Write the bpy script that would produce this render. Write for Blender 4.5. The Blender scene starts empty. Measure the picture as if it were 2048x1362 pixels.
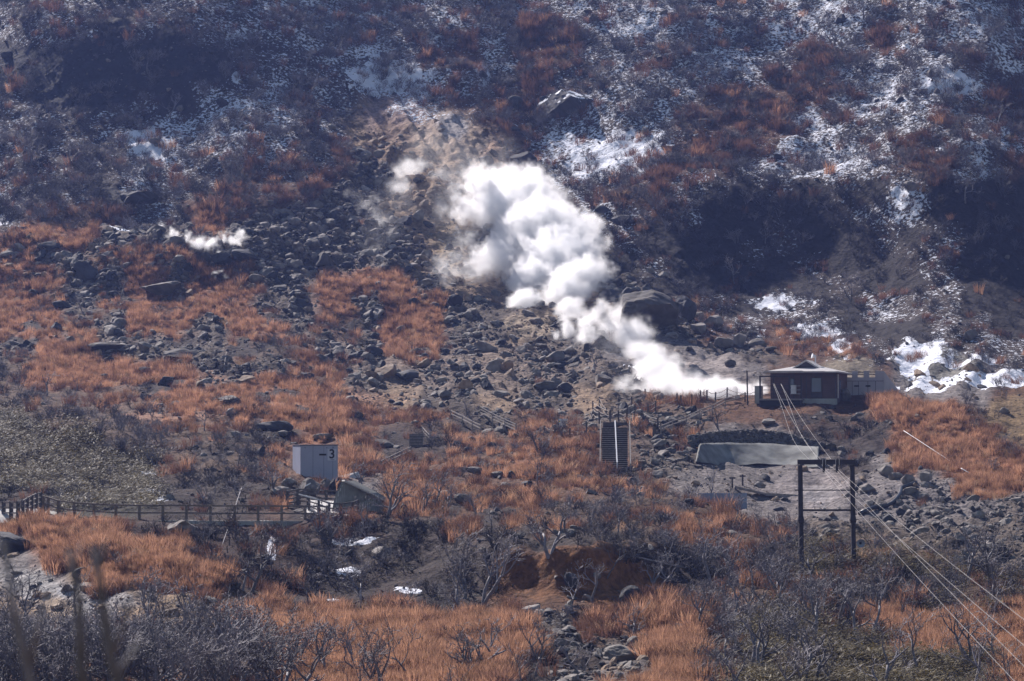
import bpy, math, random
import numpy as np
from mathutils import Vector, Matrix
random.seed(7); RNG = np.random.default_rng(11)
SC = bpy.context.scene; COL = SC.collection
R = math.radians
# ------------------------------------------------------------------ camera, world, sun, exposure
F = 5690.0; HOR = 880.0            # focal length and horizon row in photo pixels
PITCH = math.atan((HOR - 681) / F)
cd = bpy.data.cameras.new('camera'); cam = bpy.data.objects.new('camera', cd); COL.objects.link(cam)
cd.sensor_width = 36; cd.lens = 36 * F / 2048; cd.clip_start = 0.5; cd.clip_end = 5000
cd.dof.use_dof = True; cd.dof.focus_distance = 230; cd.dof.aperture_fstop = 2.8
cam.rotation_euler = (math.pi / 2 + PITCH, 0, 0)
SC.camera = cam
SUN_EL, SUN_AZ = 39.0, -32.0       # azimuth from +Y (view direction), negative = towards the left
w = bpy.data.worlds.new('World'); SC.world = w; w.use_nodes = True
nt = w.node_tree; bg = nt.nodes['Background']; sky = nt.nodes.new('ShaderNodeTexSky')
sky.sky_type = 'NISHITA'; sky.sun_disc = False; sky.sun_elevation = R(SUN_EL); sky.sun_rotation = R(SUN_AZ)
sky.altitude = 1000; sky.air_density = 1.3; sky.dust_density = 0.5
nt.links.new(sky.outputs[0], bg.inputs[0]); bg.inputs[1].default_value = 0.055
sl = bpy.data.lights.new('sun', 'SUN'); sl.energy = 5.0; sl.angle = R(0.5); sl.color = (1, .92, .895)
so = bpy.data.objects.new('sun', sl); COL.objects.link(so)
sd = Vector((math.sin(R(SUN_AZ)) * math.cos(R(SUN_EL)), math.cos(R(SUN_AZ)) * math.cos(R(SUN_EL)), math.sin(R(SUN_EL))))
so.rotation_euler = sd.to_track_quat('Z', 'Y').to_euler(); so.location = sd * 300
vs = SC.view_settings; vs.view_transform = 'Standard'; vs.look = 'None'; vs.exposure = 0.7; vs.gamma = 1
cy = SC.cycles
cy.use_denoising = True; cy.max_bounces = 14; cy.diffuse_bounces = 2; cy.glossy_bounces = 2
cy.transmission_bounces = 3; cy.transparent_max_bounces = 8; cy.volume_bounces = 14
cy.volume_max_steps = 256

# ------------------------------------------------------------------ helpers
def hsh(ix, iy, s):
    n = (ix.astype(np.int64) * 374761393 + iy.astype(np.int64) * 668265263 + s * 974634777) & 0x7fffffff
    n = ((n ^ (n >> 13)) * 1274126177) & 0x7fffffff
    return ((n ^ (n >> 16)) & 0xffff) / 65535.0
def vnoise(x, y, s=0):
    ix = np.floor(x); iy = np.floor(y); fx = x - ix; fy = y - iy
    ix = ix.astype(np.int64); iy = iy.astype(np.int64)
    u = fx * fx * fx * (fx * (fx * 6 - 15) + 10); v = fy * fy * fy * (fy * (fy * 6 - 15) + 10)
    a = hsh(ix, iy, s); b = hsh(ix + 1, iy, s); c = hsh(ix, iy + 1, s); d = hsh(ix + 1, iy + 1, s)
    return (a * (1 - u) + b * u) * (1 - v) + (c * (1 - u) + d * u) * v
def fbm(x, y, o=4, s=0, g=.5):
    t = 0; a = 1.0; n = 0
    for i in range(o):
        t = t + a * (vnoise(x * 2**i + 17.3 * i, y * 2**i + 9.1 * i, s + i) - .5); n += a; a *= g
    return t / n * 2
def sm(a, b, x):
    t = np.clip((x - a) / (b - a), 0, 1); return t * t * (3 - 2 * t)

def tag(o, label=None, cat=None, group=None, kind=None):
    for k, v in (('label', label), ('category', cat), ('group', group), ('kind', kind)):
        if v: o[k] = v
    return o
def link(o, parent=None):
    COL.objects.link(o)
    if parent: o.parent = parent
    return o
def raw_mesh(name, V, Fs, mat=None, smooth=False):
    """V (n,3); Fs list of index arrays (m,3) or (m,4)"""
    me = bpy.data.meshes.new(name); V = np.asarray(V, np.float32)
    Fs = [np.asarray(f, np.int32) for f in Fs if len(f)]
    me.vertices.add(len(V)); me.vertices.foreach_set('co', V.ravel())
    loops = np.concatenate([f.ravel() for f in Fs]); cnt = np.concatenate([np.full(len(f), f.shape[1]) for f in Fs])
    me.loops.add(len(loops)); me.loops.foreach_set('vertex_index', loops)
    me.polygons.add(len(cnt)); st = np.concatenate([[0], np.cumsum(cnt)[:-1]]).astype(np.int32)
    me.polygons.foreach_set('loop_start', st); me.polygons.foreach_set('loop_total', cnt.astype(np.int32))
    me.polygons.foreach_set('use_smooth', np.full(len(cnt), smooth))
    me.update(calc_edges=True); me.validate()
    if mat: me.materials.append(mat)
    return me
class MB:
    def __init__(s): s.v = []; s.q = []; s.t = []; s.n = 0
    def add(s, V, Q=(), T=()):
        s.v.append(np.asarray(V, float).reshape(-1, 3))
        if len(Q): s.q.append(np.asarray(Q) + s.n)
        if len(T): s.t.append(np.asarray(T) + s.n)
        s.n += len(s.v[-1])
    def box(s, x0, y0, z0, x1, y1, z1):
        V = [(x, y, z) for z in (z0, z1) for y in (y0, y1) for x in (x0, x1)]
        s.add(V, [(0, 2, 3, 1), (4, 5, 7, 6), (0, 1, 5, 4), (2, 6, 7, 3), (0, 4, 6, 2), (1, 3, 7, 5)])
    def bar(s, a, b, w, h=None, up=(0, 0, 1)):
        a = Vector(a); b = Vector(b); h = h or w; d = (b - a).normalized()
        up = Vector(up)
        if abs(d.dot(up)) > .95: up = Vector((0, 1, 0))
        r = d.cross(up).normalized(); u = r.cross(d)
        V = [p + r * (i * w / 2) + u * (j * h / 2) for p in (a, b) for i, j in ((-1, -1), (1, -1), (1, 1), (-1, 1))]
        s.add([tuple(v) for v in V], [(3, 2, 1, 0), (4, 5, 6, 7), (0, 1, 5, 4), (1, 2, 6, 5), (2, 3, 7, 6), (3, 0, 4, 7)])
    def tube(s, P, rad, n=6, cap=True):
        P = np.asarray(P, float); rad = np.broadcast_to(np.asarray(rad, float), len(P))
        T = np.gradient(P, axis=0); T /= np.linalg.norm(T, axis=1)[:, None] + 1e-9
        ref = np.array([0.31, .2, .93]) if abs(T[0][2]) < .9 else np.array([1., .1, 0])
        A = np.cross(T, ref); A /= np.linalg.norm(A, axis=1)[:, None] + 1e-9; B = np.cross(T, A)
        an = np.arange(n) * 2 * math.pi / n
        V = P[:, None] + rad[:, None, None] * (A[:, None] * np.cos(an)[None, :, None] + B[:, None] * np.sin(an)[None, :, None])
        k = len(P); Q = []
        for i in range(k - 1):
            for j in range(n): Q.append((i * n + j, i * n + (j + 1) % n, (i + 1) * n + (j + 1) % n, (i + 1) * n + j))
        V = V.reshape(-1, 3); T2 = []
        if cap:
            V = np.vstack([V, P[0], P[-1]])
            T2 = [(k * n, (j + 1) % n, j) for j in range(n)] + [(k * n + 1, (k - 1) * n + j, (k - 1) * n + (j + 1) % n) for j in range(n)]
        s.add(V, Q, T2)
    def mesh(s, name, mat=None, smooth=False):
        return raw_mesh(name, np.vstack(s.v), ([np.vstack(s.q)] if s.q else []) + ([np.vstack(s.t)] if s.t else []), mat, smooth)
    def obj(s, name, mat=None, parent=None, smooth=False):
        return link(bpy.data.objects.new(name, s.mesh(name, mat, smooth)), parent)
def empty(name, loc, rz=0, label=None, cat=None, group=None):
    o = bpy.data.objects.new(name, None); COL.objects.link(o); o.location = loc; o.rotation_euler = (0, 0, rz)
    o.empty_display_size = .2
    return tag(o, label, cat, group)

# ------------------------------------------------------------------ materials
def mat(name, c, rough=.8, var=.25, scale=3.0, bump=0., spec=.3, trans=0., rnd=0., c2=None, metal=0.):
    m = bpy.data.materials.new(name); m.use_nodes = True; n = m.node_tree; N = n.nodes; L = n.links
    b = N['Principled BSDF']; b.inputs['Roughness'].default_value = rough
    b.inputs['Specular IOR Level'].default_value = spec; b.inputs['Metallic'].default_value = metal
    tc = N.new('ShaderNodeTexCoord'); no = N.new('ShaderNodeTexNoise'); no.inputs['Scale'].default_value = scale
    no.inputs['Detail'].default_value = 6; L.new(tc.outputs['Object'], no.inputs['Vector'])
    rp = N.new('ShaderNodeMapRange'); rp.inputs[1].default_value = .3; rp.inputs[2].default_value = .7
    L.new(no.outputs[0], rp.inputs[0])
    mx = N.new('ShaderNodeMix'); mx.data_type = 'RGBA'; L.new(rp.outputs[0], mx.inputs[0])
    lo = tuple(x * (1 - var) for x in c); hi = tuple(min(1, x * (1 + var)) for x in (c2 or c))
    mx.inputs[6].default_value = (*lo, 1); mx.inputs[7].default_value = (*hi, 1)
    out = mx.outputs[2]
    if rnd:
        oi = N.new('ShaderNodeObjectInfo'); r2 = N.new('ShaderNodeMapRange')
        r2.inputs[3].default_value = 1 - rnd; r2.inputs[4].default_value = 1 + rnd
        L.new(oi.outputs['Random'], r2.inputs[0])
        vm = N.new('ShaderNodeVectorMath'); vm.operation = 'SCALE'; L.new(out, vm.inputs[0]); L.new(r2.outputs[0], vm.inputs['Scale']); out = vm.outputs[0]
    L.new(out, b.inputs['Base Color'])
    if bump:
        bp = N.new('ShaderNodeBump'); bp.inputs['Strength'].default_value = bump; bp.inputs['Distance'].default_value = .1
        L.new(no.outputs[0], bp.inputs['Height']); L.new(bp.outputs[0], b.inputs['Normal'])
    if trans:
        t = N.new('ShaderNodeBsdfTranslucent'); L.new(out, t.inputs[0]); ms = N.new('ShaderNodeMixShader')
        ms.inputs[0].default_value = trans; L.new(b.outputs[0], ms.inputs[1]); L.new(t.outputs[0], ms.inputs[2])
        L.new(ms.outputs[0], N['Material Output'].inputs[0])
    return m
M = dict(
    grey=mat('grey rock', (.14, .124, .112), .85, .4, 1.3, .6, rnd=.5, c2=(.17, .15, .135)),
    dark=mat('dark rock', (.042, .042, .048), .85, .4, 1.2, .6, rnd=.3),
    pale=mat('pale rock', (.19, .17, .15), .85, .3, 1.5, .5, rnd=.25),
    tan=mat('tan rock', (.24, .15, .085), .85, .35, 1.3, .5, rnd=.3, c2=(.25, .19, .14)),
    grass=mat('dry grass', (.31, .149, .086), .8, .3, .5, 0, .2, .6, rnd=.5, c2=(.42, .25, .16)),
    grass2=mat('brown grass', (.15, .08, .058), .8, .3, .8, 0, .2, .5, rnd=.4),
    straw=mat('pale straw', (.40, .26, .165), .7, .3, .8, 0, .3, .5, rnd=.4),
    twig=mat('bare twigs', (.15, .137, .15), .7, .3, 2, 0, .4, rnd=.45),
    bark=mat('grey bark', (.16, .147, .158), .65, .4, 6, .3, .45, rnd=.35),
    twigdark=mat('burnt twigs', (.05, .042, .046), .7, .3, 2, 0, .4, rnd=.5),
    bamboo=mat('bamboo leaves', (.04, .036, .013), .6, .4, 3, 0, .3, .3, rnd=.6, c2=(.12, .09, .032)),
    wood=mat('brown fence wood', (.19, .15, .115), .7, .3, 8, .2),
    darkwood=mat('dark fence wood', (.055, .045, .045), .5, .3, 8, .1, .6),
    palewood=mat('weathered and sunlit wood', (.25, .22, .20), .8, .3, 8, .2),  # also gives some fence rails a painted sunlit tone
    steel=mat('dark painted steel', (.035, .03, .035), .6, .25, 4, .05),
    metal=mat('pale metal', (.45, .45, .46), .35, .15, 5, 0, .6, metal=.4),
    wire=mat('steel wire', (.42, .40, .38), .35, .1, 5, 0, .7),
    concrete=mat('concrete', (.34, .34, .31), .85, .22, 1.5, .3),
    shot=mat('sprayed concrete', (.15, .15, .135), .9, .45, .8, .7, c2=(.20, .20, .185)),
    path=mat('path concrete', (.5, .48, .45), .8, .15, 2, .1),
    white=mat('white board', (.75, .75, .77), .6, .05, 3),
    shedw=mat('shed wall', (.34, .36, .45), .55, .08, 1),
    shedd=mat('shed roof edge', (.08, .08, .10), .6, .1, 1),
    black=mat('black', (.02, .02, .022), .6, .2, 3),
    yellow=mat('yellow', (.6, .4, .03), .6, .05, 3), red=mat('red', (.45, .03, .03), .6, .05, 3),
    blue=mat('blue tarp', (.05, .18, .6), .5, .2, 5),
    hutwall=mat('hut wall', (.115, .07, .062), .8, .2, 2, .1),
    hutroof=mat('hut roof', (.44, .42, .41), .6, .15, 3, .1),
    hutdark=mat('hut gable', (.07, .06, .065), .7, .15, 3),
    glass=mat('window glass', (.08, .12, .20), .25, .1, 1, 0, .8),  # blue base colour paints the sky reflected in the panes
    conc2=mat('station concrete', (.40, .38, .41), .85, .12, .8, .15),
    snow=mat('snow', (.80, .82, .88), .7, .03, 4, .2),
    stone=mat('dry stone', (.11, .10, .09), .9, .6, 2.5, .9),
    hose=mat('black hose', (.02, .02, .025), .35, .2, 5, 0, .6),
)

# ------------------------------------------------------------------ what grows where
ZM = """LWLLLLWWWWWWWWWWWWWSSWWWSSSWWSSW
LWLKLKLWWWLWLWWLBBWSSWWWSSWBSWSW
KKKKKKKLLLWSWBBWBBLWWWSWWBBSWSBS
KKKKKKKLSLLSSSWLBLLWWWWSBBWSSSWB
LKKKLKWSSWLYSWBBBBWWWWBBBBWSSSBB
LLLLLSSWSWLYYYBBBWWWWBBBBSWWWBWW
LLLLSSWWWLBYYYYRWSSWBBBBSSSWBWWS
LLLLSWLBBLBRYYYYRSWWBBBWSSSSBBSB
LLLKWLLBBBRRYYYYRWWBBWLDLDLDSDDD
LBBBLLGBRRRRYYYRRLWWBLKKKDLLSDDD
gGGRRRgRRRRRRYYRRRLWKKKDLDDLDLDD
gRRgggRRRRRRRYYYYRRDLKKLDLDDLLDD
ggRRGRGgRRGGGRYYYRRRDDDDDDLDDLDD
GgRgGgGGRRGRGGRRRYYRRBLDWLDWLLDD
GGgRGGRGGRgRGGRRYRRRRRBLBWDDDLLD
RGGRRRRgTgRRGgRYRRRNNNRRgBBLWLLL
TGGGGGRRRggRYRRYRRRRNNNNggNBNNNL
TTTggGGGGGgRYRRYRRYRggCCCCCGNNNC
MTTTTgggGGGgggDRggRRRRCCCCCgGGTC
MMMTTTTTgGggDDggggggRgNNNDDDGGGT
MMMMMTTTggGgggggGgggRRNNNNDNGGGG
MMMMMDDDgDgNgggggggggNNNNNRNNRGG
DDMMMDDDgDFggggggTTTTTTNNNNRRRRR
GGGGFFFFFFFFDDgDggTTTggTTRRRRRRR
NGGGGGFFFFDDDDDCCCgTTTTTTMTTTTRR
NNYGGGGFFFDDDDDDCCCDTTTTTMTTMTTT
YNNYYYgFFFFDDDDCCCggGTTTTTDDgTTT
TNNNYYYgGGGGGGGGgRggGgTMMTDGGGGG
TTTTTTYYgGGGGGGGGRRRGGTMMMMMGGGG
TTTTTTTTTGGGGGGGDRRGGGTMMMMMMMMG""".split('\n')
# soil rgb, grass, rock, snow, brush, bamboo
ZC = dict(K=(.024, .024, .028, .03, .1, .05, .3, 0), S=(.07, .05, .035, .22, .10, .54, .7, 0), W=(.055, .042, .032, .31, .08, .45, .9, 0),
          L=(.05, .036, .03, .24, .08, .33, .9, 0), B=(.10, .05, .03, .52, .04, .2, .9, 0), G=(.22, .10, .055, 1, .06, 0, .10, 0),
          g=(.12, .065, .04, .62, .36, 0, .38, 0), R=(.10, .078, .062, .06, .85, .02, .04, 0), Y=(.24, .165, .105, .02, .42, 0, .01, 0),
          D=(.03, .02, .017, .16, .15, .12, .6, 0), T=(.09, .055, .035, .3, .12, 0, 1, 0), M=(.03, .026, .016, .08, .03, 0, .3, .85),
          C=(.10, .046, .022, .08, .14, 0, .03, 0), N=(.16, .14, .13, .02, .3, 0, .02, 0), F=(.045, .024, .018, .3, .06, .10, .7, 0))
assert all(len(r) == 32 for r in ZM), [len(r) for r in ZM]
ZA = np.array([[ZC[c] for c in r] for r in ZM])          # 30 x 32 x 8
for r_ in range(15):
    for c_ in range(16, 32):
        if ZM[r_][c_] in 'KD': ZA[r_, c_] = (.022, .018, .017, .14, .03, .12 if ZM[r_][c_] == 'D' else .06, .55, 0)
def zone(px, py, warp=30):
    qx = px + warp * fbm(px / 60, py / 45, 3, 5); qy = py + warp * .8 * fbm(px / 60 + 40, py / 45, 3, 9)
    gx = np.clip(qx / 64 - .5, 0, 30.999); gy = np.clip(qy / 45.4 - .5, 0, 28.999)
    ix = gx.astype(int); iy = gy.astype(int); fx = sm(.2, .8, gx - ix)[..., None]; fy = sm(.2, .8, gy - iy)[..., None]
    return (ZA[iy, ix] * (1 - fx) + ZA[iy, ix + 1] * fx) * (1 - fy) + (ZA[iy + 1, ix] * (1 - fx) + ZA[iy + 1, ix + 1] * fx) * fy

# ------------------------------------------------------------------ terrain
pys = np.concatenate([[5200, 4300, 3500, 2900, 2500, 2200, 2000, 1850, 1740, 1660, 1600, 1550, 1510, 1480, 1455, 1435],
                      np.arange(1420, -80, -2.1), np.arange(-90, -700, -14)]).astype(float)
pxi = np.arange(-345.6, 2401, 2.6)
om = np.cumsum(np.linspace(6, 160, 22)); pxs = np.concatenate([pxi[0] - om[::-1], pxi, pxi[-1] + om])
PX, PY = np.meshgrid(pxs, pys)
rt = np.interp(-pys, -np.array([5200, 2900, 2200, 1900, 1700, 1500, 1362, 1250, 1150, 1040, 950, 870, 800, 700, 600, 400, 0, -700]),
               [.0008, .004, .03, .08, .12, .16, .17, .17, .16, .26, .27, .33, .33, .25, .2, .14, .12, .1])
FEAT = [(250, 140, 200, 75, .3), (1750, 460, 360, 90, .4), (1600, 350, 300, 35, 1.5), (1900, 725, 150, 38, .5),
        (1650, 860, 330, 32, .38), (1600, 785, 220, 14, 2.4), (1500, 912, 120, 24, .35), (1232, 895, 60, 42, .3), (1232, 843, 90, 9, 2.2),
        (1930, 880, 180, 55, .5), (1180, 1062, 240, 14, 2.6), (250, 910, 340, 60, .4), (250, 815, 300, 11, 2.2),
        (350, 1046, 330, 9, 1.6), (620, 1120, 330, 55, .45), (200, 1110, 220, 55, .5), (250, 1240, 250, 45, .5), (300, 550, 330, 42, .5), (250, 465, 280, 14, 2.8),
        (780, 630, 120, 48, .5), (780, 567, 120, 9, 2.5), (1050, 1290, 180, 40, .6), (800, 1240, 500, 12, 1.6), (1295, 630, 90, 45, .6), (640, 980, 90, 22, .5),
        (1130, 205, 60, 30, .5), (620, 860, 300, 14, 1.6), (1900, 1010, 200, 30, .7), (1230, 1330, 120, 25, 1.3)]
lf = np.zeros_like(PX)
for cx, cy_, rx, ry, k in FEAT:
    lf += math.log(k) * np.exp(-((PX - cx) / rx)**2 - ((PY - cy_) / ry)**2)
lf += .4 * fbm(PX / 110, PY / 55, 3, 21)
def diag(cx, cy_, rx, ry, k_, sl_):
    global lf
    lf = lf + math.log(k_) * np.exp(-((PX - cx) / rx)**4 - ((PY - cy_ - sl_ * (PX - cx)) / ry)**2)
diag(270, 865, 300, 12, 3.0, .27); diag(300, 905, 300, 30, .35, .22); diag(470, 975, 120, 22, .3, .1)
diag(230, 1075, 240, 10, 2.2, .28); diag(230, 1125, 260, 26, .4, .28); diag(230, 1215, 260, 30, .4, .25)
diag(1900, 830, 200, 9, 2.2, .42); diag(1880, 880, 220, 35, .45, .42)
diag(330, 690, 200, 8, 2.0, .12); diag(330, 720, 260, 12, .4, .14); diag(820, 1030, 240, 10, 2.4, .12); diag(820, 1075, 240, 24, .35, .12)
diag(1720, 455, 350, 95, .2, 0); diag(1700, 355, 340, 16, 2.0, 0); diag(1480, 430, 110, 60, .5, -.6); diag(1920, 480, 180, 120, .35, 0); diag(250, 125, 190, 80, .22, 0); diag(250, 40, 200, 20, 1.7, 0)
diag(1150, 1150, 230, 62, .35, .05); diag(1150, 1062, 230, 12, 2.0, .1)
diag(500, 800, 200, 8, 2.0, .12); diag(520, 835, 200, 14, .45, .2)
lf += math.log(.12) * np.exp(-((PX - 1150) / 190)**4 - ((PY - 1140) / 46)**4)
rate = rt[:, None] * np.exp(lf)
dpy = -np.diff(pys)
D = np.zeros_like(PX); D[0] = 1.6
D[1:] = 1.6 + np.cumsum((rate[1:] + rate[:-1]) / 2 * dpy[:, None], axis=0)
i0 = np.argmin(abs(pys - 1362))
# bring every column to the same distance at the bottom of the frame
sc_ = 110.0 / D[i0]; D[:i0 + 1] *= sc_[None, :]; D[i0 + 1:] += (110.0 - D[i0] / sc_)[None, :]
# keep neighbouring columns at similar distances: broad lateral smoothing of the deviations
def hblur(A, sg):
    k_ = np.exp(-.5 * (np.arange(-3 * sg, 3 * sg + 1) / sg)**2); k_ /= k_.sum(); Pd = np.pad(A, ((0, 0), (3 * sg, 3 * sg)), 'edge')
    n_ = Pd.shape[1]; f_ = np.fft.rfft(Pd, axis=1) * np.fft.rfft(np.roll(np.pad(k_, (0, n_ - len(k_))), -3 * sg))[None]
    return np.fft.irfft(f_, n=n_, axis=1)[:, 3 * sg:3 * sg + A.shape[1]]
rm_ = D[:, 22:-22].mean(1)[:, None]
dev = D - rm_
low = hblur(hblur(dev.T, 50).T, 40)
D = rm_ + (.38 + .42 * sm(200, 160, rm_)) * low + .95 * (hblur(dev, 7) - hblur(hblur(dev.T, 50).T, 7)) * sm(0, 40, rm_ - 60)
D = np.maximum.accumulate(D, axis=0)
X = D * (PX - 1024) / F; Y = D.copy(); Z = D * (HOR - PY) / F
ZV = zone(PX, PY)
soilA, gA, rA, snA, bA, mA = ZV[..., :3], ZV[..., 3], ZV[..., 4], ZV[..., 5], ZV[..., 6], ZV[..., 7]
up = sm(700, 350, PY)
amp = .35 + .5 * up
near = sm(1500, 1380, PY)
dz = amp * 1.1 * fbm(X / 7, Y / 7, 4, 31) + (.5 * rA + .22) * fbm(X / 1.6, Y / 1.6, 4, 33) * (1 + .5 * up)
rid = 1 - np.abs(fbm(X / 5, Y / 9, 4, 35)) * 2
dz += .35 * (rid - .5) * (rA * .8 + .2) + up * 1.3 * fbm(X / 22, Y / 14, 3, 37)
# rills on the snow-streaked mound and the sulphur gully
rill = np.exp(-((PX - 1900) / 110)**2 - ((PY - 735) / 55)**2)
dz += rill * .5 * np.sin((PX + .5 * PY) / 13.0 + 2 * fbm(PX / 60, PY / 60, 2, 41))
gul = np.exp(-((PX - 860) / 130)**2 - ((PY - 300) / 110)**2)
dz += gul * 1.2 * fbm((PX + .55 * PY) / 34, (PX - PY) / 220, 3, 43)
flat = np.zeros_like(PX)
for cx, cy_, rx, ry in ((1600, 795, 90, 12), (350, 1044, 330, 7), (1232, 897, 45, 55), (30, 1025, 70, 16), (1500, 912, 115, 26), (670, 1010, 90, 22)):
    flat = np.maximum(flat, np.exp(-(((PX - cx) / rx)**2) - ((PY - cy_) / ry)**2))
scr_ = np.maximum(np.exp(-((PX - 790) / 90)**2 - ((PY - 235) / 50)**2), np.exp(-((PX - 910) / 110)**2 - ((PY - 280) / 65)**2))
dz = dz * (1 - .75 * scr_) + scr_ * (1.1 * fbm((PX - .8 * PY) / 24, (PX + PY) / 170, 4, 45) + .25 * fbm(X / .8, Y / .8, 3, 46))
dz *= (1 - .85 * flat) * near
Z = Z + dz
X0, Y0, Z0 = X, Y, Z
# projected position of every vertex, and a coarse depth buffer over the picture
QX = 1024 + F * X / Y; QY = HOR - F * Z / Y
CW, CH = 4, 4
buf = np.full((400, 560), 1e9); bi = np.full((400, 560), -1)
r0, r1 = 16, 16 + len(np.arange(1420, -80, -2.1))
cxi = np.clip(((QX + 100) / CW).astype(int), 0, 559); cyi = np.clip(((QY + 100) / CH).astype(int), 0, 399)
flatidx = np.arange(PX.size).reshape(PX.shape)
sel = np.zeros(PX.shape, bool); sel[r0:r1, 22:-22] = True
order = np.argsort(-D[sel]); fi = flatidx[sel][order]
bi[cyi[sel][order], cxi[sel][order]] = fi      # last write = nearest
buf = np.where(bi >= 0, D.ravel()[bi], 1e9)
def W(px, py, d): return Vector((d * (px - 1024) / F, d, d * (HOR - py) / F))
def at(px, py):
    """nearest ground point seen through this picture position"""
    cx, cy_ = int((px + 100) / CW), int((py + 100) / CH)
    for rad in (0, 1, 2, 3, 5):
        b = bi[max(0, cy_ - rad):cy_ + rad + 1, max(0, cx - rad):cx + rad + 1]; c = b[b >= 0]
        if len(c):
            e = (QX.ravel()[c] - px)**2 + (QY.ravel()[c] - py)**2 + .002 * (D.ravel()[c])**2
            i = c[np.argmin(e)]
            return Vector((X.ravel()[i], Y.ravel()[i], Z.ravel()[i]))
    return W(px, py, 200)
def ground_xy(p):
    """ground height under a world point"""
    j = np.argmin(abs(pxs - (1024 + F * p.x / p.y))); i = np.argmin(abs(Y[:, j] - p.y)); return float(Z[i, j])

ext = [-400, -160, -60, -20]
Xe = np.hstack([X[:, :1] + np.array(ext)[None], X, X[:, -1:] - np.array(ext[::-1])[None]])
Ye = np.hstack([np.repeat(Y[:, :1], 4, 1), Y, np.repeat(Y[:, -1:], 4, 1)])
Ze = np.hstack([np.repeat(Z[:, :1], 4, 1), Z, np.repeat(Z[:, -1:], 4, 1)])
# behind the camera, and the back of the ridge
def row(y, z): return np.stack([Xe[0] * 1.0, np.full(Xe.shape[1], y), np.full(Xe.shape[1], z)])
Vt = np.stack([Xe, Ye, Ze], -1)
back = Vt[-1:].copy(); back[..., 1] += 60; back[..., 2] += 6; back2 = back.copy(); back2[..., 1] += 400; back2[..., 2] -= 150
fr = Vt[:1].copy(); fr[..., 1] = -60; fr[..., 2] = -1.7; fr0 = Vt[:1].copy(); fr0[..., 1] = -3; fr0[..., 2] = -1.7
Vt = np.concatenate([fr, fr0, Vt, back, back2], 0)
nr, nc = Vt.shape[:2]
I = np.arange(nr * nc).reshape(nr, nc)
Q = np.stack([I[:-1, :-1], I[:-1, 1:], I[1:, 1:], I[1:, :-1]], -1).reshape(-1, 4)
me = raw_mesh('hillside', Vt.reshape(-1, 3), [Q], None, True)
def padm(A): 
    A = np.concatenate([np.repeat(A[:, :1], 4, 1), A, np.repeat(A[:, -1:], 4, 1)], 1)
    return np.concatenate([A[:1], A[:1], A, A[-1:], A[-1:]], 0)
# local stains of the soil itself: sulphur yellows and pinks, bright snowfields
so_ = soilA.copy()
def spot(cx, cy_, rx, ry, col, k=1., nz=.6):
    g = np.exp(-((PX - cx) / rx)**2 - ((PY - cy_) / ry)**2); g = np.clip(k * sm(.25, .6, g + nz * .3 * sm(.03, .2, g) * fbm(PX / 22, PY / 22, 3, int(cx))), 0, 1)[..., None]
    so_[:] = so_ * (1 - g) + np.array(col) * g
spot(800, 225, 90, 60, (.27, .19, .165)); spot(890, 280, 90, 70, (.36, .27, .20), .9); spot(905, 255, 35, 30, (.34, .32, .32), .8); spot(860, 330, 60, 50, (.32, .22, .14), .8); spot(780, 280, 60, 50, (.20, .13, .085), .8)
spot(1000, 310, 40, 45, (.36, .22, .14), .7); spot(1060, 650, 60, 30, (.26, .20, .14)); spot(900, 470, 40, 70, (.30, .22, .13), .6)
spot(1130, 1150, 160, 55, (.19, .08, .03)); spot(1240, 1180, 90, 50, (.22, .095, .035)); spot(1400, 735, 90, 38, (.25, .215, .195)); spot(1620, 975, 90, 40, (.22, .19, .18)); spot(1640, 985, 45, 22, (.36, .33, .32), .6); spot(2030, 840, 60, 60, (.18, .12, .06))
spot(160, 1200, 110, 40, (.34, .33, .33), .8); spot(60, 1160, 70, 30, (.30, .29, .28), .7); spot(100, 1215, 60, 30, (.26, .17, .09), .7)
spot(1235, 1345, 90, 45, (.12, .10, .09)); spot(960, 735, 260, 55, (.18, .135, .105), .8); spot(1850, 1000, 200, 50, (.17, .15, .145), .8); spot(1880, 730, 80, 45, (.17, .16, .14)); spot(1700, 745, 60, 40, (.17, .14, .10)); spot(430, 1210, 110, 35, (.17, .12, .07), .6)
spot(300, 760, 190, 16, (.36, .17, .09), .6); spot(650, 800, 150, 20, (.36, .18, .10), .5); spot(330, 835, 110, 16, (.36, .2, .13), .6)
BANKS = [(470, 745, 80, 12), (410, 735, 60, 8), (560, 790, 50, 10), (520, 870, 90, 16), (440, 900, 60, 14), (600, 830, 30, 8), (40, 690, 60, 9), (330, 775, 60, 9), (330, 690, 90, 12), (500, 700, 60, 14), (560, 640, 30, 18), (520, 925, 60, 10), (470, 990, 110, 24), (800, 1010, 70, 10), (900, 1020, 60, 12), (1000, 1035, 60, 12), (1340, 1125, 90, 12), (1380, 1110, 60, 14), (1430, 1140, 60, 10), (740, 1140, 150, 55), (900, 1150, 110, 45), (620, 1090, 60, 16), (1180, 1078, 180, 16), (960, 1100, 50, 30), (1380, 1165, 60, 16), (1500, 1150, 60, 14), (1040, 1075, 60, 16), (1130, 1330, 70, 22), (560, 1200, 90, 14), (1750, 1180, 90, 14), (1870, 1165, 60, 10), (1080, 900, 40, 8), (780, 905, 40, 8), (1250, 960, 70, 10), (1650, 840, 90, 14), (1750, 860, 50, 16), (60, 660, 30, 14), (240, 600, 40, 10), (420, 640, 40, 10), (700, 650, 26, 12), (1120, 835, 30, 8)]
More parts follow.
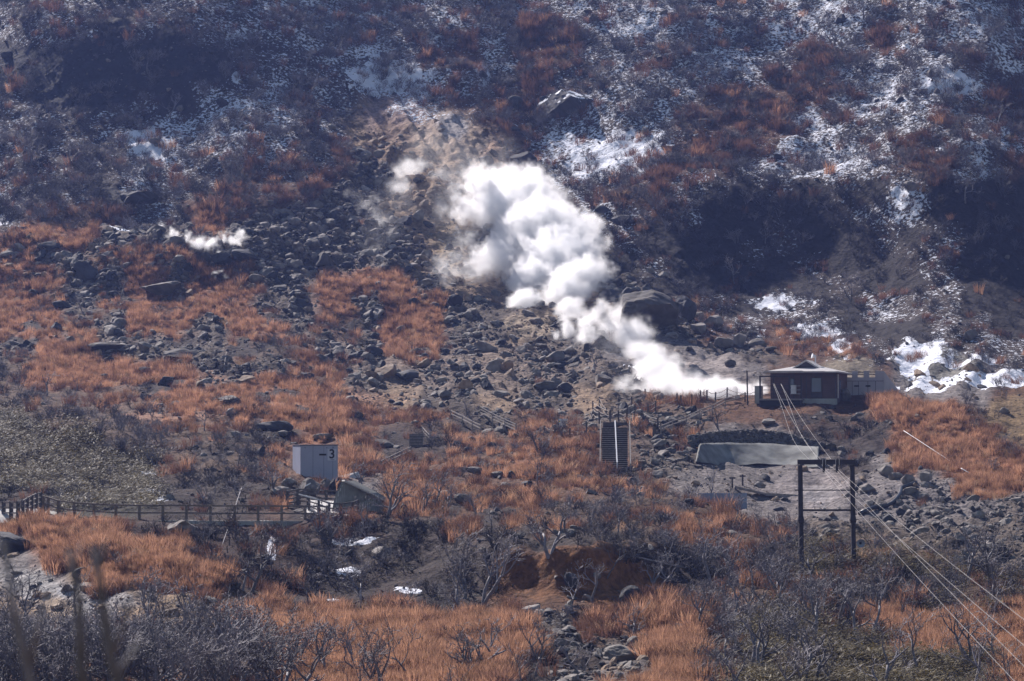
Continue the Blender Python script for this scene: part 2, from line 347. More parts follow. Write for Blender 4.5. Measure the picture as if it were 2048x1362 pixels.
def bank(px, py):
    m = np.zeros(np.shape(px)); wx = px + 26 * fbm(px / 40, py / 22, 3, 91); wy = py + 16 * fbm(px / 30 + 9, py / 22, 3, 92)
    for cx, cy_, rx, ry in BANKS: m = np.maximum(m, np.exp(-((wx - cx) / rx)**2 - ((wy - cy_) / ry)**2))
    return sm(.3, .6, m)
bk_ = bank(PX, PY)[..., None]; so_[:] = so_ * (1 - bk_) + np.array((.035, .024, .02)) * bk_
sn = snA.copy()
def snow(cx, cy_, rx, ry, k, nz=.5):
    g = np.exp(-((PX - cx) / rx)**2 - ((PY - cy_) / ry)**2)
    sn[:] = np.maximum(sn, k * sm(.2, .6, g + nz * sm(.03, .25, g) * fbm(PX / 16, PY / 10, 3, int(cx + cy_))))
for a in ((780, 150, 90, 30, .95), (1905, 155, 60, 24, 1.15), (1840, 705, 55, 22, 1.4), (1950, 755, 110, 11, 1.35), (1850, 755, 14, 30, 1.5), (1820, 730, 22, 12, 1.4),
          (2020, 765, 50, 10, 1.3), (1930, 720, 90, 7, 1.3), (1683, 690, 22, 14, 1.3), (1700, 712, 20, 6, 1.2), (10, 437, 28, 14, 1.3), (393, 8, 10, 14, 1.3), (470, 150, 9, 18, 1.2),
          (1810, 400, 22, 14, 1.1), (965, 145, 14, 22, 1.1), (290, 280, 50, 30, .9), (220, 460, 50, 8, 1.), (90, 505, 12, 5, 1.1), (1270, 735, 22, 5, 1.2), (1235, 300, 120, 50, .8),
          (312, 980, 28, 7, 1.2), (330, 1005, 16, 5, 1.2), (545, 1088, 10, 22, 1.0), (700, 1085, 50, 10, .8), (700, 1150, 35, 7, .9), (820, 1175, 30, 7, .95), (665, 1191, 14, 5, 1.2), (300, 945, 20, 6, 1.0),
          (1860, 770, 60, 8, 1.2), (1560, 605, 60, 14, .8), (1640, 660, 60, 10, .9)):
    snow(*a)
sn *= near
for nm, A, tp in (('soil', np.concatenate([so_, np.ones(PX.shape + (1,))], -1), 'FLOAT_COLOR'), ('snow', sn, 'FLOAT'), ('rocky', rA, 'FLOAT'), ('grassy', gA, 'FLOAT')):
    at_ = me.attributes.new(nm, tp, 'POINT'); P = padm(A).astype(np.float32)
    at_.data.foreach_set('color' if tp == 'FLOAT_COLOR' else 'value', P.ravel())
gm = bpy.data.materials.new('hillside soil and snow'); gm.use_nodes = True; n = gm.node_tree; N = n.nodes; L = n.links
b = N['Principled BSDF']; b.inputs['Roughness'].default_value = .9; b.inputs['Specular IOR Level'].default_value = .15
geo = N.new('ShaderNodeNewGeometry')
def att(nm): a = N.new('ShaderNodeAttribute'); a.attribute_name = nm; return a
def noi(sc, det=6, vec=None, rough=.6):
    a = N.new('ShaderNodeTexNoise'); a.inputs['Scale'].default_value = sc; a.inputs['Detail'].default_value = det; a.inputs['Roughness'].default_value = rough
    L.new(vec or geo.outputs['Position'], a.inputs['Vector']); return a.outputs[0]
def mth(op, a, b_=None, c=None):
    m = N.new('ShaderNodeMath'); m.operation = op
    for i, v in enumerate((a, b_, c)):
        if v is None: continue
        if isinstance(v, (int, float)): m.inputs[i].default_value = v
        else: L.new(v, m.inputs[i])
    return m.outputs[0]
def mrange(v, a, b_, c=0, d=1):
    m = N.new('ShaderNodeMapRange'); L.new(v, m.inputs[0])
    for i, q in enumerate((a, b_, c, d)): m.inputs[i + 1].default_value = q
    return m.outputs[0]
n1 = noi(2.6, 8); n2 = noi(.5, 4)
v1 = mrange(n1, .3, .7, .45, 1.5); v2 = mrange(n2, .35, .65, .75, 1.25)
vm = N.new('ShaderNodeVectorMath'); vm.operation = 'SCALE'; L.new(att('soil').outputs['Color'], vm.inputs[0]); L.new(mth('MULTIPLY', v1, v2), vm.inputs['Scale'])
# snow: broken patches, finer where thin
sno = mth('ADD', mth('MULTIPLY', noi(2.8, 8, None, .68), .8), mth('MULTIPLY', noi(.25, 3), .2))
thr = mth('SUBTRACT', sno, mth('ADD', mrange(att('snow').outputs['Fac'], 0, 1.4, .645, .22), mrange(att('snow').outputs['Fac'], .05, .2, .45, 0)))
sf = mrange(thr, 0, .03)
sepn = N.new('ShaderNodeSeparateXYZ'); L.new(geo.outputs['Normal'], sepn.inputs[0])
sf = mth('MULTIPLY', sf, mrange(sepn.outputs['Z'], .1, .4))
mx = N.new('ShaderNodeMix'); mx.data_type = 'RGBA'; L.new(sf, mx.inputs[0]); L.new(vm.outputs[0], mx.inputs[6]); mx.inputs[7].default_value = (.8, .82, .88, 1)
L.new(mx.outputs[2], b.inputs['Base Color'])
bp = N.new('ShaderNodeBump'); bp.inputs['Strength'].default_value = .8; bp.inputs['Distance'].default_value = .35
vo = N.new('ShaderNodeTexVoronoi'); vo.inputs['Scale'].default_value = 1.8; L.new(geo.outputs['Position'], vo.inputs['Vector'])
hh = mth('SUBTRACT', n1, mth('MULTIPLY', mth('MULTIPLY', vo.outputs['Distance'], att('rocky').outputs['Fac']), .5))
L.new(mth('ADD', hh, mth('MULTIPLY', sf, .15)), bp.inputs['Height']); L.new(bp.outputs[0], b.inputs['Normal'])
me.materials.append(gm)
terrain = link(bpy.data.objects.new('hillside', me)); tag(terrain, kind='structure', label='steep volcanic hillside of scree, dry grass ground and snow patches')

# ------------------------------------------------------------------ rocks
def ico(sub):
    import bmesh
    bm = bmesh.new(); bmesh.ops.create_icosphere(bm, subdivisions=sub, radius=1)
    V = np.array([v.co[:] for v in bm.verts]); T = np.array([[v.index for v in f.verts] for f in bm.faces]); bm.free()
    return V, T
ICO = {k: ico(k) for k in (2, 3, 5)}
def rock_mesh(seed, sub=3, cuts=11, flatn=.75, mat_=None, rough=.05, smooth=False):
    r = np.random.default_rng(seed); V, T = ICO[sub]; V = V.copy()
    V *= 1 + .12 * np.sin(V @ r.normal(size=3) * 2.5 + r.uniform(0, 6))[:, None]
    for _ in range(cuts):
        nn = r.normal(size=3); nn /= np.linalg.norm(nn); d = r.uniform(.42, .86)
        s_ = V @ nn; ov = np.clip(s_ - d, 0, None); V -= ov[:, None] * nn[None]
    if rough:
        q = V * 3.1
        V *= 1 + rough * (fbm(q[:, 0] + q[:, 2] * .7 + 9, q[:, 1] + q[:, 2] * .6 + 5, 4, seed)[:, None]) * 2
    V[:, 2] *= flatn
    m = (V.max(0) + V.min(0)) / 2; V -= m; V /= (V[:, 0].max())
    return raw_mesh('boulder', V, [T], mat_, smooth)
VARI = {k: [rock_mesh(100 + i + j * 20, 3, random.choice((8, 11, 15)), random.choice((.6, .75, .9)), M[k], .09) for i in range(5)] for j, k in enumerate(('grey', 'dark', 'pale', 'tan'))}
def boulder(px, py, wpx, hpx, kind, label, group=None, seed=None, sub=3, yaw=None, snowcap=False, name='boulder', sink=.16, cuts=11):
    p = at(px, py); s = p.y / F; hw, hh_ = wpx * s / 2, hpx * s / 2
    if seed is None: mesh = random.choice(VARI[kind])
    else: mesh = rock_mesh(seed, sub, cuts, .8, M[kind], .05)
    o = bpy.data.objects.new(name, mesh); COL.objects.link(o)
    zs = hh_ / max(abs(v.co[2]) for v in mesh.vertices)
    o.scale = (hw, hw * .9, zs * 1.05); o.rotation_euler = (0, 0, yaw if yaw is not None else random.uniform(-.5, .5))
    o.location = (p.x, p.y + hw * .5, p.z + hh_ * (1 - sink * 2))
    tag(o, label, 'boulder', group)
    return o, p, s
HERO = [
 (1135, 236, 134, 74, 'dark', 'huge rounded dark boulder with snow streaks across its top, high on the brushy slope', 5, 9),
 (1298, 656, 128, 96, 'grey', 'largest craggy grey rock mass standing beside the upper edge of the second steam plume', 5, 16),
 (1368, 640, 50, 62, 'dark', 'tall dark slab leaning on the craggy rock mass from its uphill side', 4, 12),
 (1196, 636, 30, 38, 'dark', 'small dark knob of rock silhouetted against the white steam', 3, 10),
 (1220, 600, 50, 30, 'dark', 'dark wedge of rock between the steam and the craggy rock mass', 3, 10),
 (768, 757, 46, 34, 'tan', 'big pale tan boulder with a flat broken face beside the orange grass mound', 4, 9),
 (740, 752, 26, 18, 'tan', 'small tan boulder touching the big pale tan one', 3, 9),
 (815, 762, 52, 24, 'dark', 'long dark boulder just beyond the big pale tan one', 3, 9),
 (932, 782, 30, 26, 'tan', 'ochre block with a squared end in the scree below the steam', 3, 12),
 (847, 732, 30, 22, 'tan', 'rusty brown boulder in the upper scree behind the big pale tan one', 3, 10),
 (990, 742, 34, 28, 'pale', 'pair of leaning pale slabs in the middle of the scree', 3, 12),
 (1012, 740, 26, 26, 'tan', 'pinkish block leaning against the pale slabs in the scree', 3, 10),
 (972, 700, 54, 26, 'grey', 'wide flat-topped grey boulder below the vent hollow', 3, 12),
 (1110, 725, 40, 30, 'grey', 'steep dark-sided grey boulder right below the vent of the main plume', 3, 12),
 (1205, 765, 36, 22, 'grey', 'rounded grey boulder beneath the drifting second plume', 3, 8),
 (1088, 780, 46, 26, 'grey', 'sharp-ridged grey boulder at the lower edge of the scree', 3, 14),
 (1130, 785, 36, 24, 'dark', 'dark pointed boulder above the patch of orange grass near the sign', 3, 12),
 (1000, 795, 40, 16, 'pale', 'low pale slab at the foot of the scree above the wooden rails', 3, 12),
 (890, 795, 28, 18, 'pale', 'pale round-backed boulder just downhill of the ochre block', 3, 8),
 (908, 615, 30, 30, 'dark', 'dark boulder at the right shoulder of the orange grass mound', 3, 11),
 (758, 575, 22, 16, 'dark', 'dark boulder on the crest of the orange grass mound', 3, 9),
 (826, 610, 26, 20, 'dark', 'pointed dark boulder in the grass of the orange mound', 3, 10),
 (868, 612, 20, 14, 'dark', 'smaller dark boulder beside the pointed one on the mound', 3, 9),
 (800, 660, 24, 14, 'grey', 'grey boulder half sunk in the lower side of the grass mound', 3, 9),
 (745, 715, 40, 26, 'dark', 'broad dark boulder at the downhill foot of the grass mound', 3, 9),
 (800, 447, 36, 22, 'dark', 'lone brown-black boulder in the upper scree beside the thin steam wisps', 3, 9),
 (1030, 212, 34, 30, 'dark', 'round dark boulder a little downhill of the huge snow-streaked one', 3, 7),
 (1030, 262, 20, 14, 'dark', 'small dark boulder on the brown patch under the huge snow-streaked one', 3, 8),
 (1413, 247, 38, 16, 'dark', 'low dark boulder hump in the middle of the brown upper slope', 3, 8),
 (1335, 120, 40, 20, 'dark', 'dark boulder under brush near the top of the slope', 3, 8),
 (970, 330, 30, 26, 'dark', 'black rock tooth above the head of the main plume', 3, 11),
 (990, 308, 22, 18, 'dark', 'black rock lump standing uphill of the rock tooth over the plume', 3, 11),
 (1050, 335, 56, 40, 'dark', 'brown-black outcrop at the upper edge of the main plume', 3, 12),
 (1205, 425, 36, 22, 'dark', 'dark boulder level with the upper bulge of the main plume', 3, 9),
 (1245, 445, 44, 22, 'dark', 'wide dark boulder below the brush beside the main plume', 3, 9),
 (640, 530, 44, 34, 'grey', 'large grey boulder in the blue-grey upper scree', 3, 12),
 (620, 498, 30, 20, 'grey', 'grey boulder just uphill of the large one in the blue-grey scree', 3, 10),
 (440, 530, 46, 34, 'dark', 'cracked dark block below the thin left-hand steam', 4, 14),
 (490, 520, 60, 30, 'dark', 'layered dark outcrop next to the cracked block', 4, 14),
 (400, 525, 40, 28, 'dark', 'dark outcrop with upright cracks under the start of the thin steam', 4, 14),
 (318, 590, 84, 34, 'grey', 'smooth grey slab set in the orange grass hump', 4, 9),
 (168, 560, 50, 50, 'dark', 'tall black boulder heap standing at the top of the rocky bank', 4, 13),
 (100, 498, 44, 22, 'dark', 'dark boulder in the grass beside the small snow patch', 3, 9),
 (113, 660, 24, 24, 'dark', 'pyramid-shaped dark boulder in the low orange grass', 3, 9),
 (234, 674, 22, 20, 'dark', 'round dark boulder uphill of the long flat slab', 3, 7),
 (218, 700, 96, 22, 'grey', 'long flat grey slab bordering the bright grass field', 3, 12),
 (290, 700, 30, 22, 'pale', 'pale boulder at the downhill end of the long flat slab', 3, 10),
 (365, 712, 90, 22, 'grey', 'second long dark-edged slab along the bright grass field', 3, 12),
 (122, 612, 40, 18, 'dark', 'dark rounded boulder in the rocky bank above the grass', 3, 9),
 (217, 725, 24, 14, 'dark', 'dark boulder standing alone in the bright grass field', 3, 9),
 (292, 742, 38, 12, 'dark', 'low dark boulder at the edge of the bright grass field', 3, 9),
 (210, 756, 20, 14, 'dark', 'small black boulder with a stick beside it in the grass field', 3, 9),
 (328, 770, 34, 22, 'dark', 'jagged dark boulder heap in the middle of the grass field', 3, 13),
 (493, 765, 40, 20, 'tan', 'tan-topped boulder at the end of the brown bank', 3, 10),
 (456, 806, 46, 20, 'grey', 'broad grey boulder alone in the lower grass field', 4, 10),
 (352, 810, 34, 12, 'grey', 'low grey boulder left of the broad one in the lower grass', 3, 10),
 (545, 862, 80, 22, 'dark', 'dark humped boulder behind the bare trees uphill of the shed', 3, 8),
 (647, 880, 38, 14, 'pale', 'flat pale boulder in the grass behind the shed', 3, 8),
 (618, 988, 52, 42, 'grey', 'tall rounded boulder with a grassy top right in front of the shed', 4, 7),
 (578, 974, 32, 24, 'grey', 'round grey boulder propped against the tall one in front of the shed', 3, 7),
 (651, 984, 28, 34, 'grey', 'upright boulder between the tall rounded one and the shed corner', 3, 9),
 (667, 984, 16, 36, 'dark', 'dark narrow standing boulder at the shed corner', 3, 9),
 (562, 984, 40, 18, 'grey', 'low grey boulder at the outer foot of the rocks by the shed', 3, 9),
 (765, 892, 50, 20, 'grey', 'flat grey boulder under a bare tree uphill of the ramp', 3, 10),
 (950, 946, 34, 16, 'grey', 'rounded grey boulder in orange grass left of the long staircase', 3, 7),
 (993, 955, 26, 14, 'grey', 'small grey boulder next to the rounded one in orange grass', 3, 8),
 (858, 955, 14, 20, 'grey', 'narrow leaning boulder in the grass beside the bare trees', 3, 10),
 (925, 1002, 36, 20, 'grey', 'grey boulder at the lip of the eroded bank', 3, 8),
 (1138, 1075, 34, 18, 'grey', 'grey boulder on the brink of the brown earth scarp', 3, 8),
 (1262, 1212, 46, 50, 'dark', 'dark upright boulder set in the brown earth scarp', 4, 9),
 (1140, 1175, 34, 36, 'dark', 'shaded boulder half buried at the middle of the brown scarp', 3, 8),
 (1192, 1153, 18, 14, 'pale', 'small pale boulder stuck in the brown scarp', 3, 8),
 (1060, 1225, 40, 20, 'grey', 'grey boulder behind the tall grass at the foot of the scarp', 3, 8),
 (1240, 1316, 84, 40, 'pale', 'large smooth grey boulder lying in the dry stream bed', 5, 8),
 (1290, 1278, 24, 16, 'pale', 'pale block in the stream bed just beyond the large smooth boulder', 3, 11),
 (1360, 1285, 26, 14, 'grey', 'grey boulder at the foot of the small stream bank', 3, 10),
 (1392, 1292, 18, 12, 'tan', 'ochre boulder at the foot of the small stream bank', 3, 10),
 (1352, 1262, 36, 20, 'grey', 'grey boulder poking out of the grassy side of the stream bed', 3, 9),
 (1415, 1250, 20, 14, 'grey', 'angular grey boulder on top of the small stream bank', 3, 11),
 (1768, 950, 32, 26, 'pale', 'tallest pale boulder of the row at the edge of the grey rubble field', 3, 9),
 (1790, 958, 28, 16, 'grey', 'low grey boulder second in the row on the rubble field', 3, 9),
 (1812, 966, 28, 22, 'grey', 'grey boulder at the upper end of the black hose', 3, 9),
 (1849, 962, 28, 22, 'pale', 'pale boulder standing just past the black hose end', 3, 10),
 (1846, 992, 28, 20, 'grey', 'grey boulder below the row beside the black hose', 3, 9),
 (1735, 985, 34, 22, 'grey', 'knobbly grey boulder right beside the steel pylon', 3, 13),
 (1998, 1030, 18, 14, 'pale', 'pale square boulder out on the grey rubble field', 3, 11),
 (1681, 900, 18, 14, 'pale', 'upper white boulder on the bank above the pylon', 3, 9),
 (1680, 911, 15, 12, 'pale', 'lower white boulder on the bank above the pylon', 3, 9),
 (1662, 896, 22, 16, 'grey', 'grey boulder leaning downhill next to the white pair above the pylon', 3, 9),
 (1646, 893, 16, 14, 'grey', 'grey boulder under the cables above the pylon', 3, 9),
 (1710, 930, 20, 16, 'grey', 'grey boulder seen over the pylon corner', 3, 9),
 (1536, 848, 26, 14, 'pale', 'pale boulder on the bank under the hut deck', 3, 9),
 (1690, 800, 22, 30, 'grey', 'upright grey boulder between the hut and the concrete building', 3, 10),
 (1424, 655, 50, 30, 'grey', 'big angular grey block crowning the rock heap behind the gravel slope', 3, 13),
 (1478, 690, 36, 30, 'grey', 'angular grey block on the right flank of the rock heap', 3, 13),
 (1500, 672, 30, 18, 'dark', 'dark block on the far end of the rock heap', 3, 12),
 (1450, 695, 40, 26, 'grey', 'rounded block at the foot of the rock heap', 3, 9),
 (1395, 665, 34, 24, 'grey', 'grey block on the left flank of the rock heap', 3, 13),
 (1460, 735, 24, 18, 'grey', 'grey boulder at the top of the bare gravel slope', 3, 9),
 (1376, 700, 22, 12, 'grey', 'grey boulder on the left rim of the bare gravel slope', 3, 9),
 (186, 1066, 26, 14, 'pale', 'smooth pale slab just under the wooden path fence', 3, 8),
 (168, 1050, 26, 10, 'tan', 'tan boulder under the fence beside the smooth pale slab', 3, 8),
 (94, 1044, 18, 9, 'pale', 'pale stone in the grass where the path fence bends', 3, 8),
 (30, 1100, 110, 46, 'dark', 'massive black overhanging boulder at the edge of the frame above the gravel bank', 5, 8),
 (166, 1152, 44, 22, 'dark', 'black boulder at the foot of the bright grass slope', 3, 9),
 (72, 1192, 26, 16, 'tan', 'tan boulder in the ochre gravel bank', 3, 8),
 (112, 1216, 26, 16, 'tan', 'larger tan boulder among twigs below the gravel bank', 3, 8),
 (80, 1218, 22, 12, 'tan', 'flat tan boulder low on the gravel bank', 3, 8),
 (383, 1216, 16, 12, 'tan', 'yellowish boulder on the stony slope below the white pipe', 3, 8),
 (447, 1192, 16, 10, 'tan', 'small ochre boulder near the white pipe', 3, 8),
 (485, 1000, 14, 10, 'pale', 'pale stone in the dark bank right behind the path fence', 3, 8),
 (1695, 1190, 40, 20, 'dark', 'dark flat boulder in the brush below the pylon', 3, 9),
 (1205, 545, 26, 18, 'dark', 'dark boulder at the right edge of the main plume', 3, 9),
 (1325, 555, 24, 16, 'pale', 'pale boulder on the slope above the craggy rock mass', 3, 9),
 (1300, 540, 20, 14, 'pale', 'smaller pale boulder uphill of the craggy rock mass', 3, 9),
 (440, 210, 34, 22, 'dark', 'dark rock in the snowy chute on the hazy upper slope', 3, 9),
 (275, 410, 80, 36, 'dark', 'wide dark outcrop in the hazy slope over the thin left-hand steam', 4, 12),
]
heroboxes = []
for i, (px, py, wp, hp, k, lab, sub, cuts) in enumerate(HERO):
    o, p, s = boulder(px, py, wp, hp, k, lab, None, 900 + i, min(sub, 5) if sub in (3, 5) else 3, yaw=random.uniform(-.35, .35), cuts=cuts) if sub != 4 else boulder(px, py, wp, hp, k, lab, None, 900 + i, 5, yaw=random.uniform(-.35, .35), cuts=cuts)
    heroboxes.append((px, py, wp, hp))
    if i == 0: bigrock = o
# snow lying on the huge boulder (a part of it)
def snow_cap(o):
    mesh = o.data; V = np.array([v.co[:] for v in mesh.vertices]); T = np.array([list(p.vertices) for p in mesh.polygons])
    C = V[T].mean(1); nrm = np.array([p.normal[:] for p in mesh.polygons])
    nz = fbm(C[:, 0] * 5, C[:, 1] * 9 + C[:, 2] * 4, 4, 77)
    keep = (nrm[:, 2] > .35) & (nz > .02) & (C[:, 2] > .15)
    if keep.sum() < 4: return
    T2 = T[keep]; u, inv = np.unique(T2, return_inverse=True)
    c = bpy.data.objects.new('snow_cap', raw_mesh('snow_cap', V[u] * 1.012, [inv.reshape(-1, 3)], M['snow'], True)); COL.objects.link(c); c.parent = o
snow_cap(bigrock)

REG = [  # regional names for repeats
 ((700, 1240, 640, 830), 'in the grey scree spilled below the main steam plume'),
 ((560, 760, 560, 760), 'in the gully of stones beside the orange grass mound'),
 ((0, 420, 470, 720), 'on the rocky bank above the bright grass field'),
 ((420, 860, 380, 580), 'in the blue-grey scree under the thin steam wisps'),
 ((860, 1120, 180, 640), 'on the yellow sulphur ground behind the main plume'),
 ((1240, 1560, 560, 760), 'in the rock heap beside the craggy rock mass'),
 ((1700, 2048, 940, 1130), 'on the grey rubble field beyond the pylon'),
 ((1100, 1480, 1240, 1362), 'on the dry stream bed'),
 ((1240, 1620, 820, 1010), 'in the loose stones below the sprayed concrete slope'),
 ((0, 2048, 720, 1050), 'scattered through the middle grassland'),
 ((0, 2048, 1050, 1400), 'on the near banks among bare trees'),
 ((0, 2048, -100, 720), 'half hidden by brush on the upper slope')]
def region(px, py):
    for (a, b_, c, d), t in REG:
        if a <= px < b_ and c <= py < d: return t
    return REG[-1][1]
SCARP = [(1130, 1150, 165, 62), (1250, 1180, 90, 52), (1060, 1190, 100, 35), (1010, 1110, 60, 35)]
def scar(px, py):
    m = np.zeros(np.shape(px))
    for cx, cy_, rx, ry in ((790, 235, 75, 45), (880, 270, 80, 60), (960, 300, 50, 40), (920, 215, 30, 40), (1010, 620, 60, 30), (1400, 735, 110, 36), (1640, 965, 110, 30)):
        q = np.hypot((px - cx) / rx, (py - cy_) / ry) + .35 * fbm(px / 30, py / 20, 3, 71); m = np.maximum(m, sm(1.15, .75, q))
    return m
def bed(px, py): return sm(1.25, .8, np.hypot((px - 1240) / 82, (py - 1345) / 44) + .35 * fbm(px / 22, py / 16, 3, 73))
def bare(px, py):
    m = np.zeros(np.shape(px))
    for cx, cy_, rx, ry in SCARP: m = np.maximum(m, np.exp(-((px - cx) / rx)**4 - ((py - cy_) / ry)**4))
    return m
def sample(n, dens, ymin=-60, ymax=1400, xmin=-330, xmax=2385, mode='scr'):
    if xmin == -330: n = int(n * 1.165)
    """random grid positions, kept with probability dens(zone attrs, px, py)"""
    px = RNG.uniform(xmin, xmax, n); py = RNG.uniform(ymin, ymax, n)
    zv = zone(px, py); zv[:, 3] *= 1 - bare(px, py); bk_ = bank(px, py); zv[:, 3] *= 1 - .8 * bk_; zv[:, 4] = np.maximum(zv[:, 4], .45 * bk_ * (py < 960)); zv[:, 0] = zv[:, 0] * (1 - bk_) + .03 * bk_; zv[:, 7] *= 1 - bk_; zv[:, 6] *= 1 - bare(px, py); zv[:, 4] *= 1 - .7 * bare(px, py); zv[:, 4] = np.maximum(zv[:, 4], .8 * bed(px, py)); sc2 = scar(px, py); zv[:, 4] *= 1 - .75 * sc2; zv[:, 3] *= 1 - sc2; zv[:, 6] *= 1 - sc2; zv[:, 0] = zv[:, 0] + .1 * sc2; k = RNG.uniform(size=n) < dens(zv, px, py); px, py, zv = px[k], py[k], zv[k]
    fx = (px - pxi[0]) / 2.6 + 22; fy = 16 + (1420 - py) / 2.1
    ix = np.clip(fx.astype(int), 0, X.shape[1] - 2); iy = np.clip(fy.astype(int), 0, X.shape[0] - 2); fx -= ix; fy -= iy
    def bl(A): return (A[iy, ix] * (1 - fx) + A[iy, ix + 1] * fx) * (1 - fy) + (A[iy + 1, ix] * (1 - fx) + A[iy + 1, ix + 1] * fx) * fy
    return px, py, zv, np.stack([bl(X), bl(Y), bl(Z)], 1)
# keep-out rectangles in picture space (buildings, stairs, path, smooth concrete)
KEEP = [(1526, 1695, 715, 812), (1682, 1790, 735, 790), (575, 682, 885, 962), (1196, 1264, 845, 945), (1385, 1640, 885, 935), (0, 84, 1010, 1046), (90, 640, 1028, 1046), (665, 770, 955, 1036), (600, 700, 985, 1040)]
def clear(px, py, pad=0):
    k = np.ones(len(px), bool)
    for a, b_, c, d in KEEP: k &= ~((px > a - pad) & (px < b_ + pad) & (py > c - pad) & (py < d + pad))
    return k
def instancer(name, pos, scl, rot, idx, sources, label, cat):
    me = bpy.data.meshes.new(name); me.vertices.add(len(pos)); me.vertices.foreach_set('co', pos.astype(np.float32).ravel())
    for nm, A, tp in (('scl', scl, 'FLOAT_VECTOR'), ('rot', rot, 'FLOAT_VECTOR')):
        a = me.attributes.new(nm, tp, 'POINT'); a.data.foreach_set('vector', A.astype(np.float32).ravel())
    a = me.attributes.new('idx', 'INT', 'POINT'); a.data.foreach_set('value', idx.astype(np.int32))
    o = link(bpy.data.objects.new(name, me)); tag(o, label, cat, kind='stuff')
    c = bpy.data.collections.new('source of ' + name)
    for i, m in enumerate(sources): c.objects.link(bpy.data.objects.new('%s_source_%02d' % (name, i), m))
    g = bpy.data.node_groups.new('scatter ' + name, 'GeometryNodeTree')
    g.interface.new_socket('Geometry', in_out='INPUT', socket_type='NodeSocketGeometry'); g.interface.new_socket('Geometry', in_out='OUTPUT', socket_type='NodeSocketGeometry')
    N, L = g.nodes, g.links; gi = N.new('NodeGroupInput'); go = N.new('NodeGroupOutput'); ip = N.new('GeometryNodeInstanceOnPoints'); ci = N.new('GeometryNodeCollectionInfo')
    ci.inputs['Collection'].default_value = c; ci.inputs['Separate Children'].default_value = True; ci.inputs['Reset Children'].default_value = True
    def na(nm, t):
        a = N.new('GeometryNodeInputNamedAttribute'); a.data_type = t; a.inputs['Name'].default_value = nm
        return next(s for s in a.outputs if s.enabled and s.name == 'Attribute')
    mp = N.new('GeometryNodeMeshToPoints'); L.new(gi.outputs[0], mp.inputs['Mesh'])
    L.new(mp.outputs[0], ip.inputs['Points']); L.new(ci.outputs[0], ip.inputs['Instance']); ip.inputs['Pick Instance'].default_value = True
    L.new(na('idx', 'INT'), ip.inputs['Instance Index']); L.new(na('scl', 'FLOAT_VECTOR'), ip.inputs['Scale'])
    er = N.new('FunctionNodeEulerToRotation'); L.new(na('rot', 'FLOAT_VECTOR'), er.inputs[0]); L.new(er.outputs[0], ip.inputs['Rotation'])
    L.new(ip.outputs[0], go.inputs[0])
    md = o.modifiers.new('scatter', 'NODES'); md.node_group = g
    return o
VIEW = [(1690, 1750, 1070, 1190), (1105, 1150, 840, 900), (1170, 1310, 1290, 1400), (1390, 1500, 990, 1050)]   # open spots in the brush
def rz(n): return RNG.uniform(0, 2 * math.pi, n)
# individual boulders of the scree (shared rock shapes)
px, py, zv, P = sample(9000, lambda z, x, y: .03 * z[:, 4] + .0, 180, 1362, 0, 2048)
k = clear(px, py, 6); px, py, zv, P = px[k], py[k], zv[k], P[k]
sz = (RNG.pareto(2.2, len(px)) + 1) * .24 * (1 + .4 * sm(700, 450, py)); sz = np.clip(sz, .2, .68)
app = sz / P[:, 1]; o_ = np.argsort(-app)[:175]
for i in o_:
    kk = random.choice(['grey', 'grey', 'dark', 'pale'] + (['tan', 'tan', 'tan'] if zv[i][0] > .15 else []))
    o = bpy.data.objects.new('boulder', random.choice(VARI[kk])); COL.objects.link(o)
    s = float(sz[i]); zs_ = random.uniform(.6, .95); o.scale = (s, s * random.uniform(.7, 1), s * zs_); o.location = (P[i][0], P[i][1], P[i][2] + s * .25)
    o.rotation_euler = (random.uniform(-.4, .4), random.uniform(-.4, .4), random.uniform(0, 6.3))
    t = region(px[i], py[i]); cn = {'grey': 'mid-grey', 'dark': 'dark', 'pale': 'pale', 'tan': 'rusty tan'}[kk]
    tag(o, '%s %s %s boulder %s' % ('small' if s < .32 else 'middling' if s < .48 else 'big', 'squat' if zs_ < .72 else 'blocky' if zs_ < .85 else 'tall', cn, t), 'boulder', '%s boulders %s' % (cn, t))
SRCR = [rock_mesh(300 + i, 2 if i < 8 else 3, 14, random.choice((.55, .7, .85)), M[('grey', 'dark', 'grey', 'pale', 'tan', 'grey', 'pale', 'dark')[i % 8]]) for i in range(8)]
px, py, zv, P = sample(270000, lambda z, x, y: np.clip(z[:, 4]**1.3 * .85, 0, 1))
k = clear(px, py); px, py, zv, P = px[k], py[k], zv[k], P[k]
sz = (RNG.pareto(2.1, len(px)) + .4) * .078 * (.6 + .7 * zv[:, 4]) * (1 + .4 * sm(700, 400, py)); sz = np.clip(sz, .05, .5)
sz *= np.clip(P[:, 1] / 230, .6, 1.3)
scl = np.stack([sz, sz * RNG.uniform(.6, 1, len(sz)), sz * RNG.uniform(.7, 1.2, len(sz))], 1)
rot = np.stack([RNG.uniform(-.5, .5, len(sz)), RNG.uniform(-.5, .5, len(sz)), rz(len(sz))], 1)
ii = RNG.integers(0, 8, len(sz)); tanm = (zv[:, 0] > .15) & (RNG.uniform(size=len(sz)) < .5); ii[tanm] = 4; ii[(zv[:, 0] <= .11) & (ii == 4)] = 5
P[:, 2] += sz * .15
instancer('rubble', P, scl, rot, ii, SRCR, 'loose grey and tan volcanic rubble covering the scree slopes', 'rubble')
print('rubble', len(sz))

